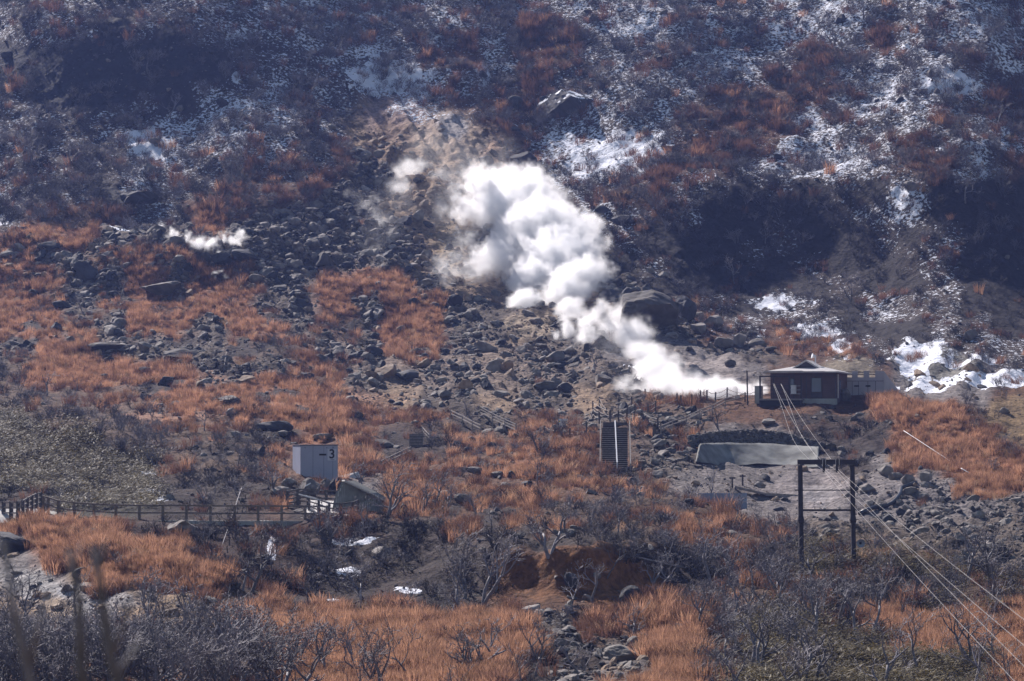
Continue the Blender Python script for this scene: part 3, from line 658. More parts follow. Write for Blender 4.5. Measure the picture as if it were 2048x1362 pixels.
# ------------------------------------------------------------------ grass
def tuft(seed, nb, h, spread, wd, lean, m):
    r = np.random.default_rng(seed); V = []; T = []
    for i in range(nb):
        a = r.uniform(0, 6.283); rr = spread * math.sqrt(r.uniform()); bx, by = rr * math.cos(a), rr * math.sin(a)
        hh = h * r.uniform(.45, 1); l = lean * r.uniform(.2, 1); a2 = a + r.normal() * .8
        dx, dy = math.cos(a2) * l, math.sin(a2) * l; wa = r.uniform(0, 6.283); wx, wy = wd * math.cos(wa), wd * math.sin(wa)
        n0 = len(V)
        V += [(bx - wx, by - wy, -.1), (bx + wx, by + wy, -.1), (bx + dx * .35 + wx * .8, by + dy * .35 + wy * .8, hh * .55), (bx + dx * .35 - wx * .8, by + dy * .35 - wy * .8, hh * .55), (bx + dx, by + dy, hh)]
        T += [(n0, n0 + 1, n0 + 2), (n0, n0 + 2, n0 + 3), (n0 + 3, n0 + 2, n0 + 4)]
    return raw_mesh('tuft', np.array(V), [np.array(T)], m)
SG = [tuft(i, 70, 1.0, .32, .011, .38, M['grass']) for i in range(4)] + [tuft(20 + i, 60, .8, .4, .012, .55, M['straw'] if i == 2 else M['grass']) for i in range(3)] + [tuft(40 + i, 60, .85, .35, .012, .5, M['grass2']) for i in range(3)]
px, py, zv, P = sample(130000, lambda z, x, y: np.clip(z[:, 3]**1.3 * .95, 0, 1) * np.where(y < 460, .75, 1))
k = clear(px, py); px, py, zv, P = px[k], py[k], zv[k], P[k]
g = zv[:, 3]; nn = fbm(P[:, 0] / 3, P[:, 1] / 3, 3, 61)
nf = fbm(P[:, 0] / 1.1, P[:, 1] / 1.1, 2, 63); k = (g + .45 * nn + .35 * nf * np.where(py < 450, 1.6, 1.25) + RNG.uniform(-.12, .12, len(g))) > .44; k &= bed(px, py) < RNG.uniform(.2, .9, len(px)); px, py, zv, P, g, nn = [a[k] for a in (px, py, zv, P, g, nn)]
hs = (.55 + .35 * RNG.uniform(size=len(g)) + .25 * nn) * np.where(py > 1200, 1.15, 1.0) * np.where(py < 430, 1.5, 1.0)
hs = np.clip(hs * np.where(g > .8, .85, 1.0) * (1 + .55 * fbm(P[:, 0] / 2.2, P[:, 1] / 2.2, 2, 64)), .25, 1.7)
ii = np.where(RNG.uniform(size=len(g)) < np.clip(1.1 - g + .5 * fbm(P[:, 0] / 5, P[:, 1] / 5, 2, 68) + .45 * sm(600, 300, py), .16, .92), RNG.integers(7, 10, len(g)), RNG.integers(0, 7, len(g)))
scl = np.stack([hs * 1.15, hs * 1.15, hs], 1); rot = np.stack([RNG.normal(0, .1, len(g)), RNG.normal(0, .1, len(g)), rz(len(g))], 1)
instancer('dry_grass', P, scl, rot, ii, SG, 'dry orange-brown mountain grass growing over the slopes', 'grass'); print('grass', len(g))

# ------------------------------------------------------------------ bamboo grass
def bamboo(seed):
    r = np.random.default_rng(seed); V = []; T = []
    for i in range(70):
        c = r.normal(size=3) * (.33, .33, .2) + (0, 0, .42); a = r.uniform(0, 6.28); l = r.uniform(.09, .17); wd = l * .2
        d = np.array([math.cos(a), math.sin(a), r.uniform(-.5, .5)]) * l; s_ = np.array([-math.sin(a), math.cos(a), r.uniform(-.4, .4)]) * wd; n0 = len(V)
        V += [c - d, c + s_, c + d, c - s_]; T += [(n0, n0 + 1, n0 + 2), (n0, n0 + 2, n0 + 3)]
    return raw_mesh('bamboo', np.array(V), [np.array(T)], M['bamboo'])
SB = [bamboo(i) for i in range(5)]
px, py, zv, P = sample(62000, lambda z, x, y: np.clip(z[:, 7]**1.2, 0, 1) + .25 * (z[:, 6] > .8) * (x > 1600) * (y > 1080))
k = clear(px, py); P = P[k]; nn = fbm(P[:, 0] / 2.5, P[:, 1] / 2.5, 3, 66); k = nn + RNG.uniform(-.2, .2, len(P)) > -.34; P = P[k]; nn = nn[k]; hs = .75 + .5 * nn + RNG.uniform(0, .25, len(P))
instancer('bamboo_grass', P, np.stack([hs, hs, hs], 1), np.stack([hs * 0, hs * 0, rz(len(P))], 1), RNG.integers(0, 5, len(P)), SB, 'low dark green bamboo grass with glossy leaves', 'bamboo grass'); print('bamboo', len(P))

# ------------------------------------------------------------------ bare trees and brush
def grow(mb, p, d, l, r0_, depth, r, tw, minr, sides, nseg=5, bend=.28, fork=(2, 3)):
    P = [p.copy()]; R_ = [r0_]; d = d / np.linalg.norm(d)
    for i in range(nseg):
        d = d + r.normal(size=3) * bend / math.sqrt(nseg) * 1.3; d[2] += .06; d /= np.linalg.norm(d)
        P.append(P[-1] + d * l / nseg); R_.append(max(minr, r0_ * (1 - .5 * (i + 1) / nseg)))
    mb.tube(P, R_, sides, cap=(depth == 0))
    if depth <= 0: return
    for j in range(r.integers(fork[0], fork[1] + 1)):
        t = r.integers(max(1, nseg // 2), nseg + 1); q = P[t]
        nd = d + r.normal(size=3) * .75; nd[2] = nd[2] * .6 + .35
        grow(mb, q, nd, l * r.uniform(.5, .8), max(minr, R_[t] * .72), depth - 1, r, tw, minr, max(3, sides - 1), max(3, nseg - 1), bend, fork)
def tree_meshes(seed, h=3.0, r0_=.06, depth=4, stems=1, minr=.008, forks=(2, 3)):
    r = np.random.default_rng(seed); tr = MB(); br = MB()
    for s_ in range(stems):
        a = r.uniform(0, 6.28); d = np.array([math.cos(a) * .3, math.sin(a) * .3, 1.0]) if stems > 1 else np.array([r.normal() * .12, r.normal() * .12, 1.0])
        P = [np.array([0, 0, -.25])]; R_ = [r0_ * 1.25]; L_ = h * .42 * r.uniform(.8, 1.1)
        for i in range(6):
            d = d + r.normal(size=3) * .13; d /= np.linalg.norm(d); P.append(P[-1] + d * (L_ + .25) / 6); R_.append(r0_ * (1.1 - .5 * (i + 1) / 6))
        tr.tube(P, R_, 7)
        for j in range(r.integers(3, 5)):
            t = r.integers(3, 7); a = r.uniform(0, 6.28)
            nd = np.array([math.cos(a) * .8, math.sin(a) * .8, r.uniform(.5, 1.3)])
            if j == 0: nd = d + r.normal(size=3) * .2; t = 6
            grow(br, P[t], nd, h * .3 * r.uniform(.8, 1.2), R_[t] * .75, depth - 1, r, 0, minr, 5, 5, .3, forks)
    return tr.mesh('trunk', M['bark'], True), br.mesh('branches', M['twig'], True)
TREES = [tree_meshes(500 + i, 3.0, .05 + .022 * (i % 2) + .01 * (i % 3), 4, 1 + (i % 3 == 2), .0095) for i in range(9)]
def bush(seed, h=1.6, stems=9, minr=.010, m_='twig'):
    r = np.random.default_rng(seed); br = MB()
    for s_ in range(stems):
        a = r.uniform(0, 6.28); d = np.array([math.cos(a) * .55, math.sin(a) * .55, 1.0])
        grow(br, np.array([math.cos(a) * .12, math.sin(a) * .12, -.1]), d, h * .5, .022, 2, r, 0, minr, 3, 4, .3, (2, 4))
    return br.mesh('brush', M[m_], False)
SBU = [bush(700 + i, 1.6, 8 + i % 3, .010 + .002 * (i % 2)) for i in range(6)] + [bush(720 + i, 1.3, 11, .011, 'twigdark') for i in range(4)]
px, py, zv, P = sample(40000, lambda z, x, y: np.clip(z[:, 6]**1.3, 0, 1) * np.where(y < 700, .62, .5) * np.where((x < 760) & (y > 1190), .13, 1))
k = clear(px, py, 4); px, py, zv, P = px[k], py[k], zv[k], P[k]
nn = fbm(P[:, 0] / 4, P[:, 1] / 4, 3, 81); k = nn + RNG.uniform(-.3, .3, len(P)) > -.12; px, py, zv, P = px[k], py[k], zv[k], P[k]
k = np.ones(len(px), bool)
for a, b_, c, d in VIEW: k &= ~((px > a) & (px < b_) & (py > c) & (py < d))
px, py, zv, P = px[k], py[k], zv[k], P[k]
hs = RNG.uniform(.45, 1.05, len(P)) * np.where(py < 500, 1.15, .8)
instancer('brush', P, np.stack([hs, hs, hs * RNG.uniform(.8, 1.2, len(P))], 1), np.stack([hs * 0, RNG.normal(0, .1, len(P)), rz(len(P))], 1), np.where(RNG.uniform(size=len(P)) < np.where((zv[:, 0] < .06) & (py > 380), .8, .25), RNG.integers(6, 10, len(P)), RNG.integers(0, 6, len(P))), SBU,
          'leafless purple-grey brush covering the slopes', 'brush'); print('brush', len(P))
# individual trees: nearest and largest first
TREG = [((0, 420, 1130, 1420), 'in the dense thicket below the gravel bank'), ((420, 1000, 1200, 1420), 'rising in front of the foreground orange grass'),
        ((330, 1000, 1040, 1200), 'on the shaded bank under the path fence'), ((0, 560, 700, 1000), 'on the bamboo-covered hump behind the path fence'),
        ((1400, 2048, 1020, 1220), 'around the foot of the steel pylon'), ((1400, 2048, 1220, 1420), 'among bamboo grass below the cables'),
        ((560, 1000, 780, 1060), 'between the shed and the long staircase'), ((1000, 1420, 940, 1200), 'along the brink of the brown earth scarp'),
        ((1000, 1420, 1200, 1420), 'beside the dry stream bed'), ((1560, 2048, 780, 1020), 'on the orange grass slope below the concrete building'),
        ((0, 2048, 480, 790), 'among the middle rocks and grass'), ((0, 2048, -100, 480), 'standing on the snowy upper slope'), ((0, 2048, 0, 1420), 'in the middle grassland')]
def treg(px, py):
    for (a, b_, c, d), t in TREG:
        if a <= px < b_ and c <= py < d: return t
def put_tree(px, py, p, hpx=None, h=None, rzv=None, v=None, label=None, parts=True):
    v = random.randrange(len(TREES)) if v is None else v; tm, bm_ = TREES[v]
    if h is None: h = hpx * p.y / F
    s = h / 3.0; t = treg(px, py)
    tx, ty = random.uniform(-.14, .14), random.uniform(-.14, .14)
    form = ('slender', 'stout', 'two-stemmed')[v % 3]; lab = label or ('%s %s leafless %stree %s' % ('low' if h < 1.9 else 'mid-height' if h < 2.7 else 'tall', form, 'tilted ' if abs(ty) > .07 else '', t)); grp = None if label else 'leafless trees %s' % t
    r_ = empty('bare_tree', p, rzv if rzv is not None else random.uniform(0, 6.3), lab, 'tree', grp)
    r_.scale = (s, s, s); r_.rotation_euler[0] = tx; r_.rotation_euler[1] = ty
    for nm, m_ in (('trunk', tm), ('branches', bm_)):
        o = bpy.data.objects.new(nm, m_); COL.objects.link(o); o.parent = r_
    return r_
NAMED = [(835, 1362, 150, 'crooked grey tree with two upraised limbs in front of the orange grass', 0), (930, 1362, 120, 'slim forked tree rising before the orange grass beside the crooked one', 1),
         (650, 1362, 140, 'silvery sunlit tree at the near end of the stony slope', 3), (700, 1340, 110, 'bare tree with knotted top between the silvery and the crooked trees', 4),
         (1098, 1110, 130, 'large wide-branched tree rooted on the brink above the brown scarp', 5), (1140, 1215, 110, 'pale dead sapling growing on the face of the brown scarp', 6),
         (960, 1220, 190, 'tallest pale multi-stemmed tree left of the brown scarp', 2), (770, 1040, 150, 'bare tree standing in front of the ribbed concrete wall', 8),
         (735, 1000, 100, 'twisted bare tree over the ramp next to the ribbed concrete wall', 7), (640, 945, 60, 'small bare tree in front of the shed wall', 4),
         (640, 1060, 110, 'thin dark sapling crossing the path fence below the shed', 6), (1980, 1330, 130, 'crooked tree in orange grass between the lower cables', 3),
         (1975, 1110, 90, 'broken grey trunk on the edge of the rubble field', 1), (1810, 1250, 120, 'branched tree in bamboo grass between the outer cables', 0),
         (1120, 870, 60, 'small tree with a round crown just below the warning sign', 5), (1750, 1230, 130, 'leaning grey tree below the loudspeaker', 7),
         (155, 1240, 120, 'forked sapling standing against the grey gravel bank', 3), (300, 1250, 150, 'tall straight tree against the foot of the bright grass slope', 1)]
for px_, py_, hp, lab, v in NAMED:
    put_tree(px_, py_, at(px_, py_), hp, label=lab, v=v)
def tdens(z, x, y): return np.clip(z[:, 6], 0, 1) * .5 + .25 * (z[:, 0] < .1) * (y > 950)
px, py, zv, P = sample(2600, tdens, 720, 1410, 0, 2048); k = clear(px, py, 8); px, py, P = px[k], py[k], P[k]
w_ = RNG.uniform(size=len(px)) * np.where((px < 700) & (py > 1280), .4, 1) * np.where(py > 1150, .8, 1.0)
o_ = np.argsort(w_)[:235]
for i in o_: put_tree(px[i], py[i], Vector(P[i]), h=random.uniform(1.5, 3.0) * (1.25 if py[i] > 1150 else .85))
px, py, zv, P = sample(160, tdens, 20, 700, 0, 2048); o_ = range(min(40, len(px)))
for i in o_: put_tree(px[i], py[i], Vector(P[i]), h=random.uniform(2.5, 4.0))
# trees rooted just under the frame, whose tops fill the thicket in the corner
px, py, zv, P = sample(3000, lambda z, x, y: (x < 760) * np.clip(1.15 - x / 800, 0, 1) * .9 + .02, 1335, 1418, -60, 2048)
hs = RNG.uniform(.8, 1.25, len(P))
# thicket mass behind the individuals
instancer('thicket', P[:170], np.stack([hs, hs, hs], 1)[:170] * .9, np.stack([hs * 0, hs * 0, rz(len(P))], 1)[:170], RNG.integers(0, 9, len(P))[:170], [t[1] for t in TREES], 'mass of leafless grey saplings filling the thicket', 'thicket')
# out-of-focus shrub close to the camera
def near_shrub(name, label, P0, stems):
    r_ = empty(name, P0, 0, label, 'shrub')
    for pts, rad in stems:
        mb = MB(); mb.tube([np.array(p) - np.array(P0) for p in pts], np.linspace(rad, rad * .45, len(pts)), 8); mb.obj('stem', M['bark'], r_, True)
ND = 9.0
def nw(px, py, d=ND): return tuple(W(px, py, d))
near_shrub('near_shrub', 'out-of-focus bare shrub with forked stems close to the camera', nw(250, 1900), [
    ([nw(250, 1850), nw(185, 1500), nw(165, 1330), nw(160, 1200), nw(140, 1095)], .021), ([nw(160, 1200), nw(150, 1140), nw(165, 1085)], .008),
    ([nw(260, 1850), nw(290, 1500), nw(225, 1320), nw(205, 1180), nw(190, 1090)], .021), ([nw(205, 1180), nw(200, 1130), nw(215, 1080)], .008),
    ([nw(230, 1850), nw(100, 1500), nw(60, 1340), nw(30, 1220), nw(10, 1080)], .020), ([nw(60, 1340), nw(80, 1250), nw(100, 1180)], .009),
    ([nw(270, 1850), nw(200, 1480), nw(240, 1340), nw(285, 1280)], .013), ([nw(225, 1320), nw(255, 1230), nw(262, 1170)], .008)])

# ------------------------------------------------------------------ fallen wood, pipes, hose
def stick(a, b_, r0_, name, label, cat, m, lift=.15, sag=0, group=None):
    pa, pb = at(*a), at(*b_); n_ = 7; P = [pa.lerp(pb, t / (n_ - 1)) + Vector((0, 0, lift + (random.uniform(-.03, .03) if m is M['bark'] else 0))) for t in range(n_)]
    mb = MB(); mb.tube([tuple(p) for p in P], np.linspace(r0_, r0_ * .7, n_), 7); return tag(mb.obj(name, m, None, True), label, cat, group)
stick((1806, 868), (1898, 928), .02, 'pipe', 'long thin white pipe lying down the right grass slope', 'pipe', M['white'], .35)
stick((1922, 947), (1936, 955), .035, 'pipe', 'short white pipe end lying at the lower edge of the right grass slope', 'pipe', M['white'], .3)
stick((400, 1158), (431, 1168), .075, 'pipe', 'thick white pipe stub sticking out of the stony slope', 'pipe', M['white'], .2)
stick((1290, 1178), (1372, 1198), .05, 'fallen_branch', 'fallen grey branch under the root tangle on the scarp', 'branch', M['bark'], .2)
stick((1275, 1130), (1370, 1150), .05, 'fallen_branch', 'uprooted grey branch reaching over the brown scarp', 'branch', M['bark'], .4)
stick((448, 745), (453, 712), .03, 'fallen_branch', 'pale stick propped on the brown bank in the grass field', 'branch', M['palewood'], .3)
stick((400, 735), (440, 715), .03, 'fallen_branch', 'long pale stick lying on the rocks above the grass field', 'branch', M['palewood'], .3)
stick((480, 985), (440, 1110), .03, 'fallen_branch', 'thin fallen branch across the dark bank under the path fence', 'branch', M['bark'], .3)
hp = [(1827, 962), (1826, 968), (1818, 975), (1803, 981), (1796, 988), (1788, 1002), (1783, 1012), (1774, 1018), (1752, 1020), (1738, 1020), (1718, 1028)]
P = [tuple(at(*q) + Vector((0, 0, .15))) for q in hp]; mb = MB(); mb.tube(P, .13, 8); tag(mb.obj('hose', M['hose'], None, True), 'thick black hose snaking over the grey rubble field', 'hose')

# ------------------------------------------------------------------ fences
def fence(name, pts, hpx, rails, label, wood='wood', pw=.13, rw=.09, raildrop=None, group=None, lit=None, zs=None):
    """pts: picture positions of post feet; rails: fractions of height"""
    Ps = [at(*p) for p in pts]; s = sum(p.y for p in Ps) / len(Ps) / F
    # smooth the depth so that the fence runs evenly
    ds = [p.y for p in Ps]; x_ = np.arange(len(ds)); c = np.polyfit([p[0] for p in pts], ds, 1 if len(ds) < 5 else 2); ds = np.polyval(c, [p[0] for p in pts])
    Ps = [W(p[0], p[1], d) for p, d in zip(pts, ds)]; h = hpx * s
    r_ = empty(name, Ps[0], 0, label, 'fence', group); o0 = Ps[0]
    for p in Ps:
        mb = MB(); q = p - o0; mb.box(q.x - pw / 2, q.y - pw / 2, q.z - .5, q.x + pw / 2, q.y + pw / 2, q.z + h * 1.03); mb.obj('post', M[wood], r_)
    for f_ in rails:
        mb = MB()
        for a, b_ in zip(Ps[:-1], Ps[1:]):
            a, b_ = a - o0, b_ - o0; mb.bar(a + Vector((0, -pw / 2 - .01, h * f_)), b_ + Vector((0, -pw / 2 - .01, h * f_)), rw * .6, rw)
        mb.obj('rail', M[lit or wood], r_)
    return r_, Ps
pf = [(88, 1022), (98, 1024), (118, 1031), (150, 1035), (189, 1038), (233, 1040), (280, 1041), (327, 1041), (374, 1041), (422, 1042), (470, 1042), (517, 1042), (564, 1042), (611, 1042), (655, 1042)]
_, PS = fence('path_fence', pf, 31, (.97, .5), 'long brown two-rail wooden fence along the footpath across the bank', pw=.14, rw=.085)
mb = MB()
for a, b_ in zip(PS[3:-1], PS[4:]): mb.bar(a + Vector((0, .0, -.12)), b_ + Vector((0, .0, -.12)), .25, .28)
tag(mb.obj('kerb', M['concrete']), 'low concrete kerb edging the footpath below the long fence', 'kerb')
# footpath slab
P0 = [p + Vector((0, .2, -.05)) for p in PS]; mb = MB()
V = []; 
for p in P0: V += [tuple(p), tuple(p + Vector((0, 2.2, .02)))]
mb.add(V, [(2 * i, 2 * i + 2, 2 * i + 3, 2 * i + 1) for i in range(len(P0) - 1)]); tag(mb.obj('footpath', M['concrete']), kind='structure')
fence('ramp_fence', [(-22, 1044), (-8, 1044), (9, 1045), (24, 1046), (38, 1046)], 42, (.98, .74, .48, .2), 'dark four-rail fence in front of the white ramp at the frame edge', 'darkwood', .2, .09)
fence('ramp_fence', [(38, 1046), (47, 1042), (56, 1036), (65, 1031), (74, 1026), (83, 1023)], 40, (.98, .74, .48, .2), 'dark fence with rails paled to look sunlit climbing away from the white ramp', 'darkwood', .16, .07, lit='palewood')  # paler wood on the rails paints the sunlight falling on them
p = at(20, 1040); d = p.y + 1.5
d = at(20, 1046).y - .3
def slab(A, th=.3):
    mb = MB(); mb.add([tuple(v) for v in A] + [tuple(v - Vector((0, 0, th))) for v in A], [(0, 1, 2, 3), (0, 4, 5, 1), (1, 5, 6, 2), (2, 6, 7, 3), (3, 7, 4, 0), (7, 6, 5, 4)]); return mb
mb = slab([W(-60, 1048, d), W(60, 1044, d + .5), W(80, 1017, d + 1.9), W(-60, 1018, d + 1.9)])
tag(mb.obj('ramp', M['path']), 'pale concrete ramp behind the dark four-rail fence', 'ramp')
# ramp and fences under the shed
fence('ramp_fence', [(575, 1012), (596, 1008), (617, 1008), (653, 1010), (694, 1013), (728, 1016)], 30, (.98, .72, .46, .2), 'dark four-rail fence in front of the ribbed concrete wall', 'darkwood', .17, .08)
fence('ramp_fence', [(600, 1018), (619, 1022), (638, 1028), (659, 1036), (682, 1037), (706, 1034), (716, 1030)], 30, (.98, .66, .3), 'dark fence with a top rail whitened to look sunlit bending round the ramp below the shed', 'darkwood', .14, .07)
p = at(640, 1030)
mb = MB(); mb.bar(W(598, 988, p.y - .3), W(660, 1005, p.y - .2), .09, .07); mb.bar(W(611, 972, p.y), W(622, 966, p.y), .07, .07); tag(mb.obj('handrail', M['white']), 'handrail coloured white to look sunlit beside the ramp below the shed', 'handrail')  # white bars along the top rail paint the sun on it
d = at(650, 1036).y + .4
mb = slab([W(602, 1035, d), W(712, 1035, d + .3), W(712, 1003, d + 6), W(622, 1000, d + 6)])
tag(mb.obj('ramp', M['path']), 'pale concrete ramp surface behind the bent fence below the shed', 'ramp')
# ribbed retaining wall
dw = at(700, 1034).y + 3.0; rt_ = empty('retaining_wall', W(690, 1034, dw), 0, 'ribbed grey concrete retaining wall with a sloping top beside the ramp', 'wall'); o0 = rt_.location.copy()
def prism(mb, F_, off): n_ = len(F_); mb.add([tuple(v - o0) for v in F_] + [tuple(v - o0 + off) for v in F_]); base = mb.n - 2 * n_; 
mb = MB(); front = [W(662, 1036, dw - .6), W(770, 1036, dw + 1.2), W(768, 1004, dw + 1.5), W(736, 986, dw + .6), W(690, 962, dw), W(684, 964, dw), W(670, 990, dw - .4)]; bk = [v + Vector((.5, 1.4, 0)) for v in front]
V = [tuple(v - o0) for v in front + bk]; n7 = 7
T = [(0, i, i + 1) for i in range(1, 6)] + [(n7, n7 + i + 1, n7 + i) for i in range(1, 6)]; Qd = [(i, n7 + i, n7 + (i + 1) % n7, (i + 1) % n7) for i in range(7)]
mb.add(V, Qd, T); mb.obj('wall', mat('groove-shade concrete', (.19, .19, .17), .9, .3, 2, .3), rt_)  # wall colour darkened to draw the shade in grooves between the ribs
mb = MB()
for i in range(26):
    x = 672 + i * 3.7; yt = np.interp(x, [670, 686, 736, 768], [990, 964, 987, 1005]); dd = dw - .55 + (x - 662) / 108 * 1.8 - .1
    mb.bar(W(x - 1.2, 1036, dd) - o0, W(x + 2, yt + 1.5, dd + .25) - o0, .075, .05)
mb.obj('rib', M['concrete'], rt_)
mb = MB(); mb.bar(W(687, 961, dw - .1) - o0, W(736, 985, dw + .5) - o0, .45, .08); mb.bar(W(736, 985, dw + .5) - o0, W(768, 1003, dw + 1.4) - o0, .45, .08); mb.obj('coping', M['path'], rt_)
# slab path right of the shed
a = [W(676, 957, 0), ]; p = at(695, 955); dq = p.y
mb = MB(); V = [W(676, 962, dq), W(720, 955, dq + .8), W(717, 943, dq + 1.2), (W(676, 952, dq + .6))]; mb.add([tuple(v) for v in V] + [tuple(v + Vector((0, 1.2, -.1))) for v in V], [(0, 1, 2, 3), (3, 2, 6, 7), (0, 3, 7, 4), (1, 5, 6, 2), (4, 7, 6, 5)])
tag(mb.obj('retaining_wall', M['path']), 'short pale concrete wall beside the shed', 'wall')

# ------------------------------------------------------------------ shed with the number 3
p = at(676, 962); s = p.y / F; sh = empty('shed', W(676, 962, p.y), R(17), 'small blue-grey metal shed with a black 3 on its wall', 'shed')
wf = 73 * s / math.cos(R(17)); hf = 71 * s; dp = 2.2
mb = MB(); mb.box(-wf, 0, -.4, 0, dp, hf); mb.obj('wall', M['shedw'], sh)
mb = MB(); mb.box(-wf - .03, -.04, hf + .003, .03, dp + .03, hf + .06); mb.obj('roof', M['shedd'], sh)
mb = MB()
for f_ in (.0, .33, .62, .86): mb.box(-wf + wf * f_ - .01 + .012, -.012, -.4, -wf + wf * f_ + .014, -.001, hf - .01)
mb.obj('seam', M['shedd'], sh)
mb = MB(); mb.box(-wf * .50, -.02, hf * .72, -wf * .31, -.004, hf * .77); mb.obj('vent_slot', M['black'], sh)
mb = MB(); mb.box(-wf * .28, -.018, hf * .58, -wf * .04, -.004, hf * .90); pl = mb.obj('number_plate', mat('plate', (.5, .51, .58), .6, .05), sh)
def text(body, size, loc, m, parent, name='lettering', rx=90, bold=.0):
    cu = bpy.data.curves.new('t', 'FONT'); cu.body = body; cu.size = size; cu.extrude = .004; cu.offset = bold; cu.align_x = 'CENTER'
    o = bpy.data.objects.new('t', cu); COL.objects.link(o); bpy.context.view_layer.update()
    me_ = bpy.data.meshes.new_from_object(o.evaluated_get(bpy.context.evaluated_depsgraph_get())); COL.objects.unlink(o)
    me_.materials.clear(); me_.materials.append(m); q = bpy.data.objects.new(name, me_); COL.objects.link(q); q.parent = parent; q.location = loc; q.rotation_euler = (R(rx), 0, 0); return q
text('3', .78, (-wf * .16, -.026, hf * .645), M['black'], pl, 'number', bold=.018)
mb = MB()
for i in range(5): mb.box(-wf * .20 + i * .05, -.026, hf * .60, -wf * .20 + i * .05 + .035, -.019, hf * .615)
mb.obj('lettering', M['black'], pl)
mb = MB()
for f_ in (.11, .69, .86): mb.box(-wf + wf * f_, -.03, hf * .925, -wf + wf * f_ + .05, -.002, hf * .95)
mb.obj('bolt', M['shedd'], sh)

# ------------------------------------------------------------------ long staircase
pb = at(1232, 942); s = pb.y / F; d0 = pb.y; d1 = d0 + 5.5
st = empty('staircase', W(1232, 944, d0), 0, 'long straight staircase of dark steps climbing the bank below the hut', 'staircase'); o0 = st.location.copy()
nst = 21; xl, xr = 1204, 1255
for i in range(nst):
    t0, t1 = i / nst, (i + 1) / nst; y0 = 944 + (856 - 944) * t0; y1 = 944 + (856 - 944) * t1; da, db = d0 + (d1 - d0) * t0, d0 + (d1 - d0) * t1
    a = W(xl, y0, da) - o0; c = W(xr, y0, da) - o0; z1 = (W(xl, y1, db) - o0).z
    mb = MB(); mb.box(a.x, a.y, a.z - .5, c.x, db - d0, z1 - .025); sp_ = mb.obj('step', M['black'], st); mb = MB(); mb.box(a.x - .02, a.y - .05, z1 - .022, c.x + .02, db - d0 - .02, z1 + .035); mb.obj('tread', M['palewood'], sp_)
def rail_(name, a, b_, r_, m, parent, posts=0):
    mb = MB(); mb.bar(a, b_, r_, r_)
    for j in range(posts): q = Vector(a).lerp(Vector(b_), j / max(1, posts - 1)); mb.bar(q, q - Vector((0, 0, .9)), r_, r_)
    mb.obj(name, m, parent)
h9 = Vector((0, 0, .55))
rail_('handrail', W(1234, 942, d0) - o0 + h9, W(1230, 858, d1) - o0 + h9, .07, M['white'], st, 5)
rail_('handrail', W(1200, 940, d0) - o0 + h9, W(1201, 858, d1) - o0 + h9, .06, M['palewood'], st, 8)
rail_('handrail', W(1261, 945, d0) - o0 + h9, W(1259, 858, d1) - o0 + h9, .07, M['palewood'], st, 6)
# steps and platforms above it
pt = at(1240, 852); 
def rope_fence(pts, hpx, label, nr=2, name='post_fence', rw=.03, pw=.12, m='darkwood'):
    Ps = [at(*p) for p in pts]; r_ = empty(name, Ps[0], 0, label, 'fence'); o0 = Ps[0].copy(); s = Ps[0].y / F; tops = []
    for p in Ps:
        h = hpx * s * random.uniform(.88, 1.1); q = p - o0; mb = MB(); mb.tube([tuple(q - Vector((0, 0, .3))), tuple(q + Vector((random.uniform(-.05, .05), 0, h)))], [pw / 2, pw / 2], 7); mb.obj('post', M[m], r_); tops.append(q + Vector((0, 0, h)))
    for j in range(nr):
        mb = MB()
        for a, b_ in zip(tops[:-1], tops[1:]):
            dzv = Vector((0, 0, -.12 - .35 * j)); mid = (a + b_) / 2 + dzv - Vector((0, 0, .08)); mb.tube([tuple(a + dzv), tuple(mid), tuple(b_ + dzv)], rw / 2 + .005, 5)
        mb.obj('rope', M['palewood'], r_)
rope_fence([(1173, 865), (1187, 838), (1197, 846), (1216, 842), (1237, 842), (1255, 846), (1270, 843), (1287, 840), (1314, 853), (1320, 866)], 22, 'rope fence of dark posts crossing above the long staircase')
rope_fence([(1186, 822), (1216, 842), (1237, 840), (1255, 836), (1270, 830), (1292, 828), (1308, 820), (1352, 811), (1360, 808), (1381, 806), (1402, 802), (1413, 800), (1431, 800), (1454, 798), (1488, 800), (1510, 800)], 22, 'rope fence of dark posts curving along the steam edge up to the hut', 3)
rope_fence([(1209, 832), (1198, 812), (1236, 806), (1262, 812), (1290, 796)], 20, 'short rope fence at the lower rim of the steaming ground', 2)
fence('railing', [(1322, 868), (1345, 858), (1372, 849), (1398, 836), (1425, 826), (1450, 812), (1490, 802)], 16, (.95, .55), 'grey metal railing climbing diagonally up to the hut', 'palewood', .09, .07)
fence('railing', [(902, 838), (925, 849), (945, 860), (962, 868)], 18, (.95, .6), 'weathered wooden railing on the nearer side of the steps under the scree', 'palewood', .09, .07)
fence('railing', [(960, 832), (985, 846), (1010, 858), (1032, 868)], 20, (.95, .7, .4), 'weathered wooden railing on the farther side of the steps under the scree', 'palewood', .09, .07)
fence('railing', [(845, 868), (856, 880), (864, 890)], 14, (.95, .5), 'short pale railing beside the narrow dark steps', 'palewood', .08, .06)
rope_fence([(1078, 868), (1092, 866), (1108, 866), (1140, 868), (1168, 870)], 12, 'low wire fence running past the warning sign', 1)
fence('railing', [(762, 938), (782, 928), (802, 918), (822, 909)], 16, (.95, .5), 'pale weathered railing along the sloping path uphill of the ramp', 'palewood', .08, .07)
